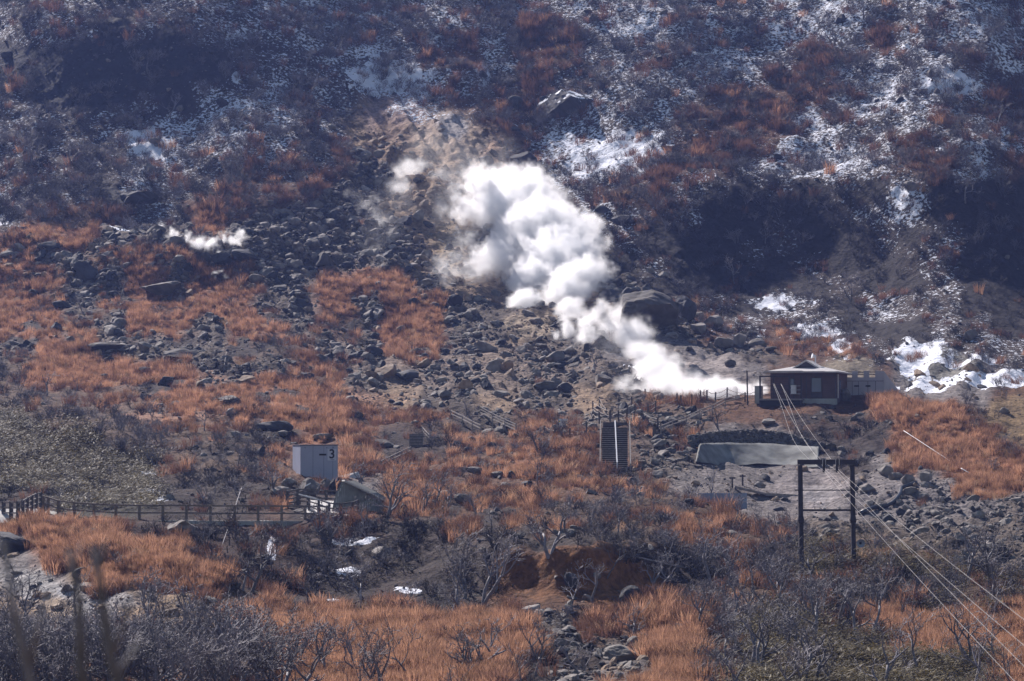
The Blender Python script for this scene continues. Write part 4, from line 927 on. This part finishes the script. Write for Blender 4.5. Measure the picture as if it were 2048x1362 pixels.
# narrow dark steps
pn = at(835, 893); sn_ = empty('steps', pn, 0, 'narrow flight of dark wooden steps in the grass uphill of the shed', 'steps'); o0 = pn.copy()
for i in range(9):
    a = W(819, 893 - i * 3, pn.y + i * .35) - o0; c = W(846, 893 - i * 3, pn.y + i * .35) - o0; mb = MB(); mb.box(a.x, a.y, a.z - .14, c.x, a.y + .3, a.z + .0); sp_ = mb.obj('step', M['black'], sn_); mb = MB(); mb.box(a.x - .03, a.y - .03, a.z + .003, c.x + .03, a.y + .3, a.z + .05); mb.obj('tread', M['palewood'], sp_)
# benches/walkway tiers above the stairs
for i, (x0, x1, y) in enumerate(((1206, 1252, 848), (1200, 1300, 838), (1250, 1345, 828), (1262, 1370, 816))):
    p = at((x0 + x1) / 2, y); mb = MB(); a, b_ = W(x0, y, p.y), W(x1, y, p.y); mb.box(a.x, a.y, a.z - .15, b_.x, a.y + 1.2, a.z + .12)
    tag(mb.obj('walkway', M['darkwood']), ['dark plank step right at the top of the long staircase', 'dark plank walkway tier just above the staircase head', 'dark plank walkway tier beside the white-stained stones', 'uppermost dark plank walkway tier at the edge of the steam'][i], 'walkway')
# warning sign
p = at(1127, 860); s = p.y / F; sg = empty('warning_sign', p, R(-4), 'white warning sign board with a yellow triangle and red mark left of the staircase', 'sign')
mb = MB(); mb.box(-10 * s, -.03, 2.5 * s, 10 * s, .03, 20 * s); bd = mb.obj('board', M['white'], sg)
for x in (-9, 9): mb = MB(); mb.box(x * s - .04, .035, -.3, x * s + .04, .1, 24 * s); mb.obj('post', M['darkwood'], sg)
mb = MB(); mb.add([(-9 * s, -.036, 13 * s), (-4.5 * s, -.036, 13 * s), (-6.75 * s, -.036, 17.5 * s)], [], [(0, 1, 2)]); mb.obj('triangle', M['yellow'], bd)
mb = MB(); mb.tube([(-7 * s, -.045, 7.5 * s), (-7 * s, -.034, 7.5 * s)], [1.4 * s, 1.4 * s], 12); mb.obj('red_disc', M['red'], bd)
mb = MB()
for zz, x0, x1 in ((15, -2, 8), (12.6, -2, 7), (10.4, -8, 8)): mb.box(x0 * s, -.036, zz * s, x1 * s, -.0305, (zz + .7) * s)
for i, x in enumerate((-1.4, 1.6, 4.6, 7.2)): mb.box(x * s, -.036, 4 * s, (x + 1.6) * s, -.0305, (5.6 + .6 * (i % 2)) * s)
mb.obj('lettering', M['black'], bd)

# ------------------------------------------------------------------ hut
ph = at(1600, 803); dh = ph.y; s = dh / F; YAW = R(-15); hut = empty('hut', W(1541, 797, dh), YAW, 'low brown hut with grey hipped roof and deck on the hill edge', 'hut')
k = 1 / math.cos(R(15)); u = s * k
LW = 127 * u; LD = 6.0; H = 51 * s
mb = MB(); mb.box(0, 0, -.9, LW, LD, H); mb.obj('wall', M['hutwall'], hut)
mb = MB()
for i in range(14): mb.box(.01, -.006, i * H / 14 + .02, LW - .01, -.002, i * H / 14 + .045)
mb.obj('board_joint', M['hutdark'], hut)
mb = MB()
for f_ in (.05, .36, .55, .70, .78, .995): mb.box(LW * f_ - .04, -.03, -.02, LW * f_ + .04, -.004, H - .01)
mb.box(0, -.05, H - .25, LW, -.006, H - .2); mb.obj('trim', M['hutdark'], hut)
ov = 11 * u; rh = .52; zb = H - .02
mb = MB(); x0, x1, y0, y1 = -ov, LW + ov * .8, -.9, LD + .7; cx0, cx1 = LW * .33, LW * .66; cyy = LD * .45
V = [(x0, y0, zb), (x1, y0, zb), (x1, y1, zb), (x0, y1, zb), (cx0, cyy, zb + rh), (cx1, cyy, zb + rh)]
V2 = [(a, b_, c + .1) for a, b_, c in V]
mb.add(V2, [(0, 1, 5, 4), (2, 3, 4, 5)], [(1, 2, 5), (3, 0, 4)]); mb.add([(a, b_, zb) for a, b_, c in V[:4]] + [(a, b_, zb + .1) for a, b_, c in V[:4]], [(3, 2, 1, 0), (0, 1, 5, 4), (1, 2, 6, 5), (2, 3, 7, 6), (3, 0, 4, 7)])
rf = mb.obj('roof', M['hutroof'], hut)
mb = MB(); gx0, gx1, gz = LW * .31, LW * .70, zb + rh * .62; gm_ = (gx0 + gx1) / 2; gy = cyy - 1.3
mb.add([(gx0, gy, gz), (gx1, gy, gz), (gm_, gy, gz + .62), (gx0, cyy + 1.5, gz), (gx1, cyy + 1.5, gz), (gm_, cyy + 1.5, gz + .62)], [(0, 1, 4, 3)], [(0, 1, 2), (3, 5, 4)]); mb.obj('gable', M['hutdark'], rf)
mb = MB()
for a, b_ in ((gx0 - .25, gm_), (gx1 + .25, gm_)):
    V = [(a, gy - .25, gz - .02), (b_, gy - .25, gz + .72), (b_, cyy + 1.7, gz + .72), (a, cyy + 1.7, gz - .02)]; mb.add(V + [(x, y, z - .12) for x, y, z in V], [(0, 1, 2, 3), (7, 6, 5, 4), (0, 4, 5, 1), (3, 2, 6, 7), (0, 3, 7, 4)])
mb.obj('gable_roof', M['hutroof'], rf)
mb = MB(); mb.box(x0 + .1, y0 - .06, zb + .06, LW * .52, y0 + .5, zb + .16); mb.box(LW * .5, y0 - .1, zb + .02, LW * .86, y0 + .5, zb + .12); mb.obj('eaves_sheet', mat('eaves sheet', (.5, .45, .44), .6, .2), rf)
mb = MB(); mb.box(gm_ + .5, cyy - .3, gz + .5, gm_ + .58, cyy - .2, gz + 1.1); mb.tube([(gm_ + .3, cyy - .4, gz + 1.05), (gm_ + .5, cyy - .3, gz + 1.0)], [.2, .1], 10); mb.obj('antenna', M['white'], rf)
# door/windows
mb = MB(); mb.box(LW * .62, -.06, .05, LW * .79, -.01, H * .82); dr = mb.obj('sliding_door', M['hutdark'], hut)
mb = MB(); mb.box(LW * .635, -.075, H * .25, LW * .775, -.062, H * .79); mb.obj('pane', M['glass'], dr)
mb = MB(); mb.box(LW * .30, -.06, .45, LW * .37, -.01, H * .8); wn = mb.obj('window', M['hutdark'], hut); mb = MB(); mb.box(LW * .31, -.075, .55, LW * .36, -.062, H * .76); mb.obj('pane', M['glass'], wn)
mb = MB(); mb.box(LW + .004, 1.2, .6, LW + .06, 2.2, H * .75); wn = mb.obj('window', M['hutdark'], hut); mb = MB(); mb.box(LW + .062, 1.3, .7, LW + .075, 2.1, H * .7); mb.obj('pane', M['glass'], wn)
mb = MB(); mb.tube([(LW + .12, .25, .0), (LW + .12, .25, H - .1)], .05, 8); mb.obj('drainpipe', M['metal'], hut)
mb = MB(); mb.box(LW * .33, -.5, .35, LW * .40, -.1, 1.0); mb.obj('air_conditioner', M['white'], hut)
mb = MB(); mb.box(LW * .35, -.35, -.95, LW + .1, .0, -.03); mb.obj('plinth', M['concrete'], hut)
# deck
mb = MB(); mb.box(-15 * u, -1.6, -.16, LW * .53, -.001, -.04); dk = mb.obj('deck', M['palewood'], hut)
for x in (-15 * u + .06, LW * .34, LW * .53 - .05):
    mb = MB(); mb.box(x - .05, -1.58, -1.3 if x > 2.5 else -1.1, x + .05, -1.48, 1.7 if x < 3 else .95); mb.obj('post', M['steel'] if x < 3 else M['metal'], dk)
mb = MB(); mb.box(-15 * u, -1.6, 1.6, LW * .34, -1.5, 1.7); mb.obj('beam', M['steel'], dk)
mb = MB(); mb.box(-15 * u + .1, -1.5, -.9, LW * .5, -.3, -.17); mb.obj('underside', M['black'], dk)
for zz in (.3, .6, .9):
    mb = MB(); mb.box(-15 * u + .1, -1.56, zz, LW * .34 - .06, -1.53, zz + .04); mb.obj('rail', M['steel'], dk)
    mb = MB(); mb.box(LW * .34 + .06, -1.56, zz, LW * .53 - .1, -1.53, zz + .03); mb.obj('rail', M['metal'], dk)
mb = MB(); mb.box(-.45 - 15 * u, -1.0, -.4, -15 * u - .02, .2, .95); mb.obj('side_wall', M['concrete'], hut)
mb = MB(); V = []; r = random.Random(3)
for j in range(3):
    for i in range(7): V.append((i * .13, j * .2, .05 * r.random()))
mb.add(V, [(j * 7 + i, j * 7 + i + 1, (j + 1) * 7 + i + 1, (j + 1) * 7 + i) for j in range(2) for i in range(6)])
o = mb.obj('tarp', M['blue']); q = at(1632, 799); o.location = q + Vector((0, -.2, .25)); tag(o, 'small crumpled blue tarp below the sliding door of the hut', 'tarp')
# pole left of the hut
p = at(1492, 808); mb = MB(); mb.tube([(0, 0, -.4), (-.04, 0, 68 * p.y / F)], [.06, .05], 8); o = mb.obj('pole', M['steel']); o.location = p; tag(o, 'tall thin dark pole standing against the steam beside the hut', 'pole')
# ------------------------------------------------------------------ concrete building
dc = dh + 4.5; s = dc / F; cb = empty('concrete_building', W(1683, 803, dc), R(-10), 'grey concrete building with a notched parapet behind the hut', 'building')
h = 61 * s; c1 = 84 * s; cd_ = 5.0
mb = MB(); mb.box(0, 0, -1, c1, .4, h - .5)
for a, b_ in ((0, 7), (21, 32), (44, 55), (67, 84)): mb.box(a * s, 0.0, h - .499, b_ * s, .4, h)
# receding wing with falling top
V = [(c1, 0, -1), (c1 + 34 * s, 7, -2.4), (c1 + 34 * s, 7, h - 2.0), (c1, 0, h)]; mb.add(V + [(x - .3, y + .4, z) for x, y, z in V], [(0, 1, 2, 3), (7, 6, 5, 4), (3, 2, 6, 7), (1, 5, 6, 2)])
mb.box(0, .4, -1, .4, 6, h - .5); mb.obj('wall', M['conc2'], cb)
mb = MB(); mb.box(.1, .41, h - .8, c1 - .1, 6, h - .6); mb.obj('roof', M['hutdark'], cb)
mb = MB(); mb.box(.3, -.03, h * .66, c1 - .02, -.002, h * .675)
for f_ in (.25, .40, .62, .80): mb.box(c1 * f_, -.03, -1, c1 * f_ + .03, -.002, h * .655)
mb.obj('joint', M['hutdark'], cb)
for f_ in (.30, .57): mb = MB(); mb.box(c1 * f_, -.04, h * .48, c1 * f_ + .38, -.005, h * .53); mb.obj('slot_window', M['black'], cb)
for f_ in (.25, .5, .75):
    a = Vector((c1, 0, 0)).lerp(Vector((c1 + 34 * s, 7, -1.6)), f_); mb = MB(); mb.box(a.x - .05, a.y - .35, a.z - .6, a.x + .12, a.y - .02, a.z + 1.0); mb.obj('slot_window', M['black'], cb)
for a, b_ in ((7, 21), (32, 44), (55, 67)):
    mb = MB(); mb.box(a * s, .1, h - .30, b_ * s, .2, h - .24); mb.box(a * s, .1, h - .12, b_ * s, .2, h - .06); mb.obj('louvre', M['steel'], cb)
# ------------------------------------------------------------------ stone wall and sprayed concrete slope
def strip(name, top, bot, m, label, cat, nx=60, ny=10, rough=.1, off=-.15, lean=3.0, seed=1):
    tx = np.linspace(0, 1, nx); TP = np.array(top, float); BP = np.array(bot, float)
    def along(A, t): q = np.linspace(0, 1, len(A)); return np.interp(t, q, A[:, 0]), np.interp(t, q, A[:, 1])
    ax, ay = along(TP, tx); bx, by = along(BP, tx); V = []
    dts = np.array([at(a, b_).y for a, b_ in zip(ax, ay)]); dbs = np.array([at(a, b_).y for a, b_ in zip(bx, by)])
    ct = np.polyval(np.polyfit(tx, dts, 2), tx); cb_ = np.polyval(np.polyfit(tx, dbs, 2), tx)
    ct = np.minimum(ct, cb_ + lean)
    for j in range(ny):
        f_ = j / (ny - 1)
        for i in range(nx):
            d_ = cb_[i] + (ct[i] - cb_[i]) * f_ + off; x_ = bx[i] + (ax[i] - bx[i]) * f_; y_ = by[i] + (ay[i] - by[i]) * f_
            v = W(x_, y_, d_); nz = rough * float(fbm(np.array([v.x * 1.2]), np.array([v.z * 1.6 + seed]), 4, seed)[0]); V.append((v.x, v.y + nz, v.z + nz * .3))
    V = np.array(V); n_ = nx * ny; Vb = V + np.array([0, 1.5, -.15])
    Qf = [(j * nx + i, j * nx + i + 1, (j + 1) * nx + i + 1, (j + 1) * nx + i) for j in range(ny - 1) for i in range(nx - 1)]
    Qt = [((ny - 1) * nx + i, (ny - 1) * nx + i + 1, n_ + (ny - 1) * nx + i + 1, n_ + (ny - 1) * nx + i) for i in range(nx - 1)]
    Ql = [(j * nx, (j + 1) * nx, n_ + (j + 1) * nx, n_ + j * nx) for j in range(ny - 1)]; Qr = [((j + 1) * nx - 1, n_ + (j + 1) * nx - 1, n_ + (j + 2) * nx - 1, (j + 2) * nx - 1) for j in range(ny - 1)]
    mb = MB(); mb.add(np.vstack([V, Vb]), Qf + Qt + Ql + Qr); o = mb.obj(name, m, None, True); tag(o, label, cat); return o
strip('concrete_slope', [(1400, 887), (1450, 885), (1520, 886), (1580, 890), (1638, 893)], [(1392, 922), (1450, 932), (1520, 926), (1580, 931), (1636, 936)], M['shot'], 'smooth grey-green sprayed concrete slope under the stone wall', 'slope', rough=.22, seed=4)
SW_ = strip('stone_wall', [(1376, 872), (1420, 864), (1480, 860), (1530, 862), (1590, 872), (1632, 884)], [(1385, 892), (1440, 888), (1500, 888), (1560, 889), (1610, 893), (1640, 897)], M['stone'], 'curved dry stone wall above the smooth concrete slope', 'wall', rough=.45, off=-1.2, lean=.5, seed=8, nx=110, ny=14)
n_ = 110 * 14; sv = np.array([v.co[:] for v in SW_.data.vertices])[:n_]; mb = MB(); r = np.random.default_rng(5)
for j in range(7):
    for i in range(0, 109):
        p = sv[min(13, j * 2) * 110 + i] + r.normal(size=3) * .05; V, T = ICO[2]; q = V * r.uniform(.75, 1.1, 3)
        for _ in range(5):
            nn = r.normal(size=3); nn /= np.linalg.norm(nn); ov = np.clip(q @ nn - .6, 0, None); q = q - ov[:, None] * nn
        mb.add(q * np.array([.17, .16, .13]) * r.uniform(.7, 1.3) + p, [], T)
me_ = mb.mesh('stones', M['stone']); so2 = bpy.data.objects.new('stone_facing', me_); COL.objects.link(so2); so2.parent = SW_
# ------------------------------------------------------------------ trough, sign posts, blue panel
d = at(1560, 990).y; tr = empty('trough', W(1495, 990, d), 0, 'long raised wooden trough on thin legs beyond the pylon', 'trough'); o0 = tr.location.copy()
mb = MB(); mb.bar(W(1470, 974, d - .5) - o0, W(1530, 988, d) - o0, .5, .12); mb.bar(W(1530, 988, d) - o0, W(1600, 992, d) - o0, .5, .18); mb.bar(W(1500, 1014, d) - o0, W(1600, 1016, d) - o0, .3, .1); mb.obj('channel', M['palewood'], tr)
for x in (1530, 1546, 1575, 1596): mb = MB(); mb.bar(W(x, 1020, d) - o0, W(x, 990, d) - o0, .07, .07); mb.obj('leg', M['darkwood'], tr)
for x, y in ((1467, 972), (1486, 970)):
    p = at(x, y); s = p.y / F; r_ = empty('signpost', p, 0, 'thin dark post with a crossbar, %s of the two beside the loose stones' % ('nearer the stones' if x < 1480 else 'taller'), 'signpost')
    mb = MB(); mb.box(-.05, -.05, -.3, .05, .05, (20 if x < 1480 else 22) * s); mb.obj('post', M['steel'], r_); mb = MB(); mb.box(-6 * s, -.09, 17 * s, 6 * s, -.055, 20 * s); mb.obj('board', M['steel'], r_)
p = at(1450, 1012); s = p.y / F; r_ = empty('panel_fence', W(1395, 1014, p.y), 0, 'low blue-white sheet panel fence half hidden by bare trees', 'fence')
for i in range(3): mb = MB(); mb.box(i * 33 * s + .02, 0, -.5, (i + 1) * 33 * s - .02, .04, 28 * s); mb.obj('panel', mat('panel sheet', (.25, .29, .38), .6, .15, 1), r_)
# ------------------------------------------------------------------ pylon, sheaves, loudspeaker, cables
pr = at(1705, 1133); dp_ = pr.y; s = dp_ / F; py_ = empty('pylon', W(1652, 1133, dp_), 0, 'dark steel portal frame pylon carrying the cables over the brush', 'pylon'); o0 = py_.location.copy()
def L_(x, y): return W(x, y, dp_) - o0
def pbar(x0, y0, x1, y1, wpx, nm, par, dy=0, dep=.3, m='steel'):
    mb = MB(); a, b_ = L_(x0, y0), L_(x1, y1); a.y += dy; b_.y += dy
    mb.bar(a, b_, wpx * s if abs(x0 - x1) < 30 else dep, dep if abs(x0 - x1) < 30 else wpx * s); return mb.obj(nm, M[m], par)
def post(x, yb, nm='post'):
    mb = MB()
    for (xa, ya, xb, yb2, w0, w1) in ((x, 930, x + 1.0, 1030, 9, 9), (x + 1, 1030, x + 1.2, 1040, 9, 12.5), (x + 1.2, 1040, x + 1.6, 1046, 12.5, 9), (x + 1.6, 1046, x + 2.4, yb, 8.6, 8.6)):
        a, b_ = L_(xa, ya), L_(xb, yb2); V = []
        for q, w__ in ((a, w0), (b_, w1)):
            hw = w__ * s / 2
            for i, j in ((-1, -1), (1, -1), (1, 1), (-1, 1)): V.append((q.x + i * hw, q.y + j * .15 * (w__ / 9), q.z))
        mb.add(V, [(0, 3, 2, 1), (4, 5, 6, 7), (0, 1, 5, 4), (1, 2, 6, 5), (2, 3, 7, 6), (3, 0, 4, 7)])
    return mb.obj(nm, M['steel'], py_)
post(1599.5, 1150); pR = post(1703.5, 1134)
pbar(1594.5, 924, 1709, 924, 10, 'top_beam', py_, -.002, .34)
pbar(1588, 980, 1712, 980, 2, 'brace', py_, -.17, .04); pbar(1605, 1020, 1702, 1020, 4, 'lower_beam', py_, 0, .15)
mb = MB(); q = L_(1705.5, 1134); mb.box(q.x - .3, q.y - .3, q.z - .5, q.x + .3, q.y + .3, q.z - .0); mb.obj('footing', M['concrete'], py_)
for x in (1647, 1673):
    mb = MB(); q = L_(x, 929); mb.box(q.x - .05, q.y - .08, q.z - 9 * s, q.x + .05, q.y + .1, q.z); hg = mb.obj('hanger', M['steel'], py_)
    mb = MB(); q = L_(x, 941); mb.tube([(q.x - .06, q.y, q.z), (q.x + .06, q.y, q.z)], [.1, .1], 14); mb.obj('sheave', M['steel'], hg)
for x in (1644, 1650, 1670, 1677):
    mb = MB(); q = L_(x, 924); mb.box(q.x - .015, q.y - .2, q.z - 5.6 * s, q.x + .015, q.y - .18, q.z + 5.6 * s); mb.obj('strap', M['metal'], py_)
for x in (1648, 1678):
    mb = MB(); q = L_(x, 1017); mb.box(q.x - .06, q.y - .1, q.z - .02, q.x + .06, q.y + .1, q.z + .05); mb.bar(q + Vector((.05, 0, .04)), q + Vector((.3, 0, .2)), .02); mb.bar(q + Vector((-.05, 0, .04)), q + Vector((-.3, 0, .2)), .02); mb.obj('roller', M['metal'], py_)
sp = empty('loudspeaker', W(1720.5, 1086, dp_ - .25), 0, 'grey horn loudspeaker fixed to the side of the pylon post', 'loudspeaker'); rr = 8 * s
mb = MB(); n_ = 20; prof = [(rr, 0), (rr * .93, .03), (rr * .6, .1), (rr * .3, .22), (rr * .22, .35), (rr * .3, .36), (rr * .38, .22), (rr * .66, .08), (rr * 1.04, -.005), (rr, 0)]
V = [(a * math.cos(t), b_, a * math.sin(t)) for a, b_ in prof for t in np.linspace(0, 2 * math.pi, n_, endpoint=False)]
mb.add(V, [(i * n_ + j, i * n_ + (j + 1) % n_, (i + 1) * n_ + (j + 1) % n_, (i + 1) * n_ + j) for i in range(len(prof) - 1) for j in range(n_)]); mb.obj('horn', mat('horn', (.5, .52, .58), .5, .1), sp, True)
mb = MB(); mb.tube([(0, .1, 0), (0, .4, 0)], [rr * .25, rr * .35], 12); mb.bar((0, .35, 0), (-.35, .3, 0), .04); mb.obj('driver', M['steel'], sp)
def cable(way, low, label):
    """way: points seen between hut and pylon (first at the hut, last at the pylon sheave)"""
    du = dh - 1.6; dl = 62.0; n_ = len(way); P = []
    tt = np.array([0, .45, .85, 1.0]); cxp = np.polyfit(tt, [w_[0] for w_ in way], 3); cyp = np.polyfit(tt, [w_[1] for w_ in way], 3)
    for t in np.linspace(0, 1, 30): P.append(W(float(np.polyval(cxp, t)), float(np.polyval(cyp, t)), du + (dp_ + .05 - du) * t))
    for t in np.linspace(0, 1, 30)[1:]:
        a = W(way[-1][0], way[-1][1], dp_ + .05); b_ = W(low[0], low[1], dl); c = a.lerp(b_, t); c.z -= 4 * t * (1 - t) * .12; P.append(c)
    P.append(P[-1] + (P[-1] - P[-2]) * 6)
    mb = MB(); mb.tube([tuple(p) for p in P], [.0095 * max(.6, p.y / 200) for p in P], 5); tag(mb.obj('cable', M['wire'], None, True), label, 'cable')
cable([(1546, 767), (1579, 862), (1617, 918), (1646, 940)], (2027, 1362), 'steel cable passing nearest to the loudspeaker, lowest of the four')
cable([(1548, 767), (1594, 856), (1635, 918), (1649, 938)], (2048, 1292), 'steel cable leaving the left sheave and crossing another below the pylon'.replace('the left sheave', 'the sheave farther from the loudspeaker'))
cable([(1561, 767), (1593, 850), (1640, 918), (1672, 940)], (2048, 1334), 'steel cable leaving the sheave nearer the loudspeaker and dropping across its neighbour')
cable([(1562, 767), (1617, 858), (1661, 918), (1675, 938)], (2048, 1240), 'steel cable highest on the valley side, farthest from the loudspeaker')

# ------------------------------------------------------------------ steam
def steam(name, blobs, dens, label, dep=.8, vox=.28, push=-3.0, nscale=.35, seed=0., soft=.85):
    """blobs: (px, py, radius in px, weight)"""
    pts = []
    for x, y, r_, wt in blobs:
        g = at(x, y); R_m = r_ * g.y / F; pts.append((W(x, y, g.y + push), R_m, wt))
    lo = Vector([min(p[i] - r_ * 1.5 - .5 for p, r_, _ in pts) for i in range(3)]); hi = Vector([max(p[i] + r_ * 1.5 + .5 for p, r_, _ in pts) for i in range(3)])
    me = bpy.data.meshes.new(name); me.vertices.add(1); o = link(bpy.data.objects.new(name, me)); tag(o, label, 'steam', kind='stuff')
    g = bpy.data.node_groups.new(name, 'GeometryNodeTree'); g.interface.new_socket('Geometry', in_out='INPUT', socket_type='NodeSocketGeometry'); g.interface.new_socket('Geometry', in_out='OUTPUT', socket_type='NodeSocketGeometry')
    N, L = g.nodes, g.links; go = N.new('NodeGroupOutput'); vc = N.new('GeometryNodeVolumeCube'); pos = N.new('GeometryNodeInputPosition')
    vc.inputs['Min'].default_value = lo; vc.inputs['Max'].default_value = hi
    for i, a in enumerate('XYZ'): vc.inputs['Resolution ' + a].default_value = int(min(220, max(16, (hi[i] - lo[i]) / vox)))
    def m(op, *a):
        n_ = N.new('ShaderNodeMath'); n_.operation = op
        for i, v in enumerate(a):
            if isinstance(v, (int, float)): n_.inputs[i].default_value = v
            else: L.new(v, n_.inputs[i])
        return n_.outputs[0]
    def vm_(op, *a):
        n_ = N.new('ShaderNodeVectorMath'); n_.operation = op
        for i, v in enumerate(a):
            if isinstance(v, (tuple, Vector)): n_.inputs[i].default_value = tuple(v)
            else: L.new(v, n_.inputs[i])
        return n_
    def nz(scale, det, off, color=False, rough=.55):
        n_ = N.new('ShaderNodeTexNoise'); n_.inputs['Scale'].default_value = scale; n_.inputs['Detail'].default_value = det; n_.inputs['Roughness'].default_value = rough
        L.new(vm_('ADD', pos.outputs[0], (off, off * .7, -off)).outputs[0], n_.inputs['Vector']); return n_.outputs[1 if color else 0]
    wr = vm_('SUBTRACT', nz(nscale, 4, seed, True), (.5, .5, .5)); sc_n = N.new('ShaderNodeVectorMath'); sc_n.operation = 'SCALE'; L.new(wr.outputs[0], sc_n.inputs[0]); sc_n.inputs['Scale'].default_value = 3.6
    p2 = vm_('ADD', pos.outputs[0], sc_n.outputs[0]).outputs[0]
    acc = None
    for p, r_, wt in pts:
        dd = vm_('DISTANCE', p2, p).outputs['Value']; v = m('MULTIPLY', m('SUBTRACT', 1.0, m('DIVIDE', dd, r_ * 1.25)), wt)
        if acc is None: acc = v
        else:
            n_ = N.new('ShaderNodeMath'); n_.operation = 'SMOOTH_MAX'; L.new(acc, n_.inputs[0]); L.new(v, n_.inputs[1]); n_.inputs[2].default_value = .15; acc = n_.outputs[0]
    dt = m('SUBTRACT', nz(nscale * 2.4, 7, seed + 31, False, .72), .5)
    v = m('ADD', acc, m('MULTIPLY', dt, 2.0)); mr = N.new('ShaderNodeMapRange'); mr.interpolation_type = 'SMOOTHSTEP'; L.new(v, mr.inputs[0]); mr.inputs[1].default_value = .08; mr.inputs[2].default_value = .08 + soft; mr.inputs[4].default_value = dens
    L.new(m('MULTIPLY', mr.outputs[0], m('GREATER_THAN', acc, -.25)), vc.inputs['Density'])
    sm_ = N.new('GeometryNodeSetMaterial'); mt = bpy.data.materials.new(name + ' vapour'); mt.use_nodes = True; t = mt.node_tree; t.nodes.remove(t.nodes['Principled BSDF'])
    pv = t.nodes.new('ShaderNodeVolumePrincipled'); pv.inputs['Color'].default_value = (1, 1, 1, 1); pv.inputs['Density'].default_value = 1.0; pv.inputs['Anisotropy'].default_value = .45
    t.links.new(pv.outputs[0], t.nodes['Material Output'].inputs['Volume']); sm_.inputs['Material'].default_value = mt; me.materials.append(mt)
    L.new(vc.outputs[0], sm_.inputs[0]); L.new(sm_.outputs[0], go.inputs[0]); md = o.modifiers.new('plume', 'NODES'); md.node_group = g
    return o
steam('steam', [(1112, 672, 12, 1), (1128, 655, 18, 1), (1145, 625, 30, 1), (1130, 590, 48, 1), (1165, 560, 52, 1), (1120, 540, 80, 1.2), (1065, 560, 55, 1), (1080, 480, 85, 1.3), (1140, 500, 68, 1.1), (1010, 435, 70, 1), (1060, 415, 70, 1.1), (985, 385, 52, .9), (955, 355, 30, .6), (1090, 400, 40, .8), (1030, 365, 40, .7), (1000, 520, 48, .85), (955, 530, 30, .6), (1055, 605, 34, .9), (940, 420, 38, .6), (1180, 640, 26, .8), (1172, 668, 20, .7), (1200, 625, 24, .7)],
      3.0, 'thick white steam plume billowing from the vent in the scree', vox=.22)
steam('steam', [(1255, 640, 38, .9), (1220, 655, 28, .7), (1265, 675, 40, .9), (1290, 715, 44, .9), (1315, 745, 46, 1), (1350, 772, 42, 1), (1300, 778, 30, .8), (1385, 784, 30, 1.4), (1420, 784, 28, 1.5), (1450, 784, 28, 1.5), (1480, 784, 26, 1.5), (1505, 784, 22, 1.5), (1255, 770, 22, .5)],
      1.8, 'thinner white steam plume drifting up from the ground beside the hut', vox=.2, seed=50, push=-3.5)
steam('steam', [(815, 345, 34, .85), (800, 368, 24, .85), (845, 325, 20, .7), (880, 350, 26, .45), (905, 540, 40, .5), (885, 560, 24, .5), (930, 480, 34, .45), (1175, 660, 22, .4), (1205, 668, 24, .45), (1160, 690, 20, .35), (890, 420, 30, .4), (950, 550, 34, .45), (900, 380, 30, .4)],
      .8, 'ragged wisps of steam over the yellow ground beside the main plume', vox=.25, seed=90, push=-2.0)
steam('steam', [(735, 405, 24, .5), (755, 435, 24, .55), (770, 455, 18, .45), (712, 385, 18, .4), (745, 505, 26, .4), (760, 530, 18, .35)],
      .5, 'faint steam wisps over the blue-grey scree', vox=.22, seed=130, push=-2.0)
steam('steam', [(318, 458, 12, .6), (345, 466, 14, .8), (372, 476, 14, .9), (400, 484, 15, .9), (425, 490, 12, .9), (450, 478, 15, .8), (474, 482, 14, .8), (434, 551, 7, .8)],
      3.0, 'low band of white steam along the rocky crest on the left-hand slope'.replace('left-hand', 'hazy'), vox=.14, seed=170, push=-2.0, nscale=.7)

steam('steam', [(860, 300, 60, .7), (930, 350, 70, .8), (900, 430, 70, .8), (980, 330, 50, .7), (800, 400, 60, .6), (940, 520, 70, .8), (760, 470, 50, .6), (1010, 300, 40, .6), (1240, 700, 60, .7), (1300, 780, 60, .7)],
      .05, 'thin translucent veil of steam drifting up the slope around the main plume', vox=.45, seed=210, push=-3.0)

# ------------------------------------------------------------------ haze
hz = bpy.data.materials.new('haze'); hz.use_nodes = True; t = hz.node_tree; t.nodes.remove(t.nodes['Principled BSDF'])
pv = t.nodes.new('ShaderNodeVolumePrincipled'); pv.inputs['Color'].default_value = (.30, .42, 1, 1); pv.inputs['Density'].default_value = .0002; pv.inputs['Anisotropy'].default_value = .3
t.links.new(pv.outputs[0], t.nodes['Material Output'].inputs['Volume'])
zmax = float(Vt[..., 2].max()) + 8; zmin = float(Vt[..., 2].min()) - 1
mb = MB(); mb.box(float(Vt[..., 0].min()) - 5, -70, zmin, float(Vt[..., 0].max()) + 5, float(Vt[..., 1].max()) + 5, zmax)
tag(mb.obj('haze', hz), 'thin blue mountain haze', 'haze', kind='stuff')
print('zmax', zmax, 'house D', dh, 'pylon D', dp_, 'top D', float(D[r1 - 1].mean()), 'stairs', d0)
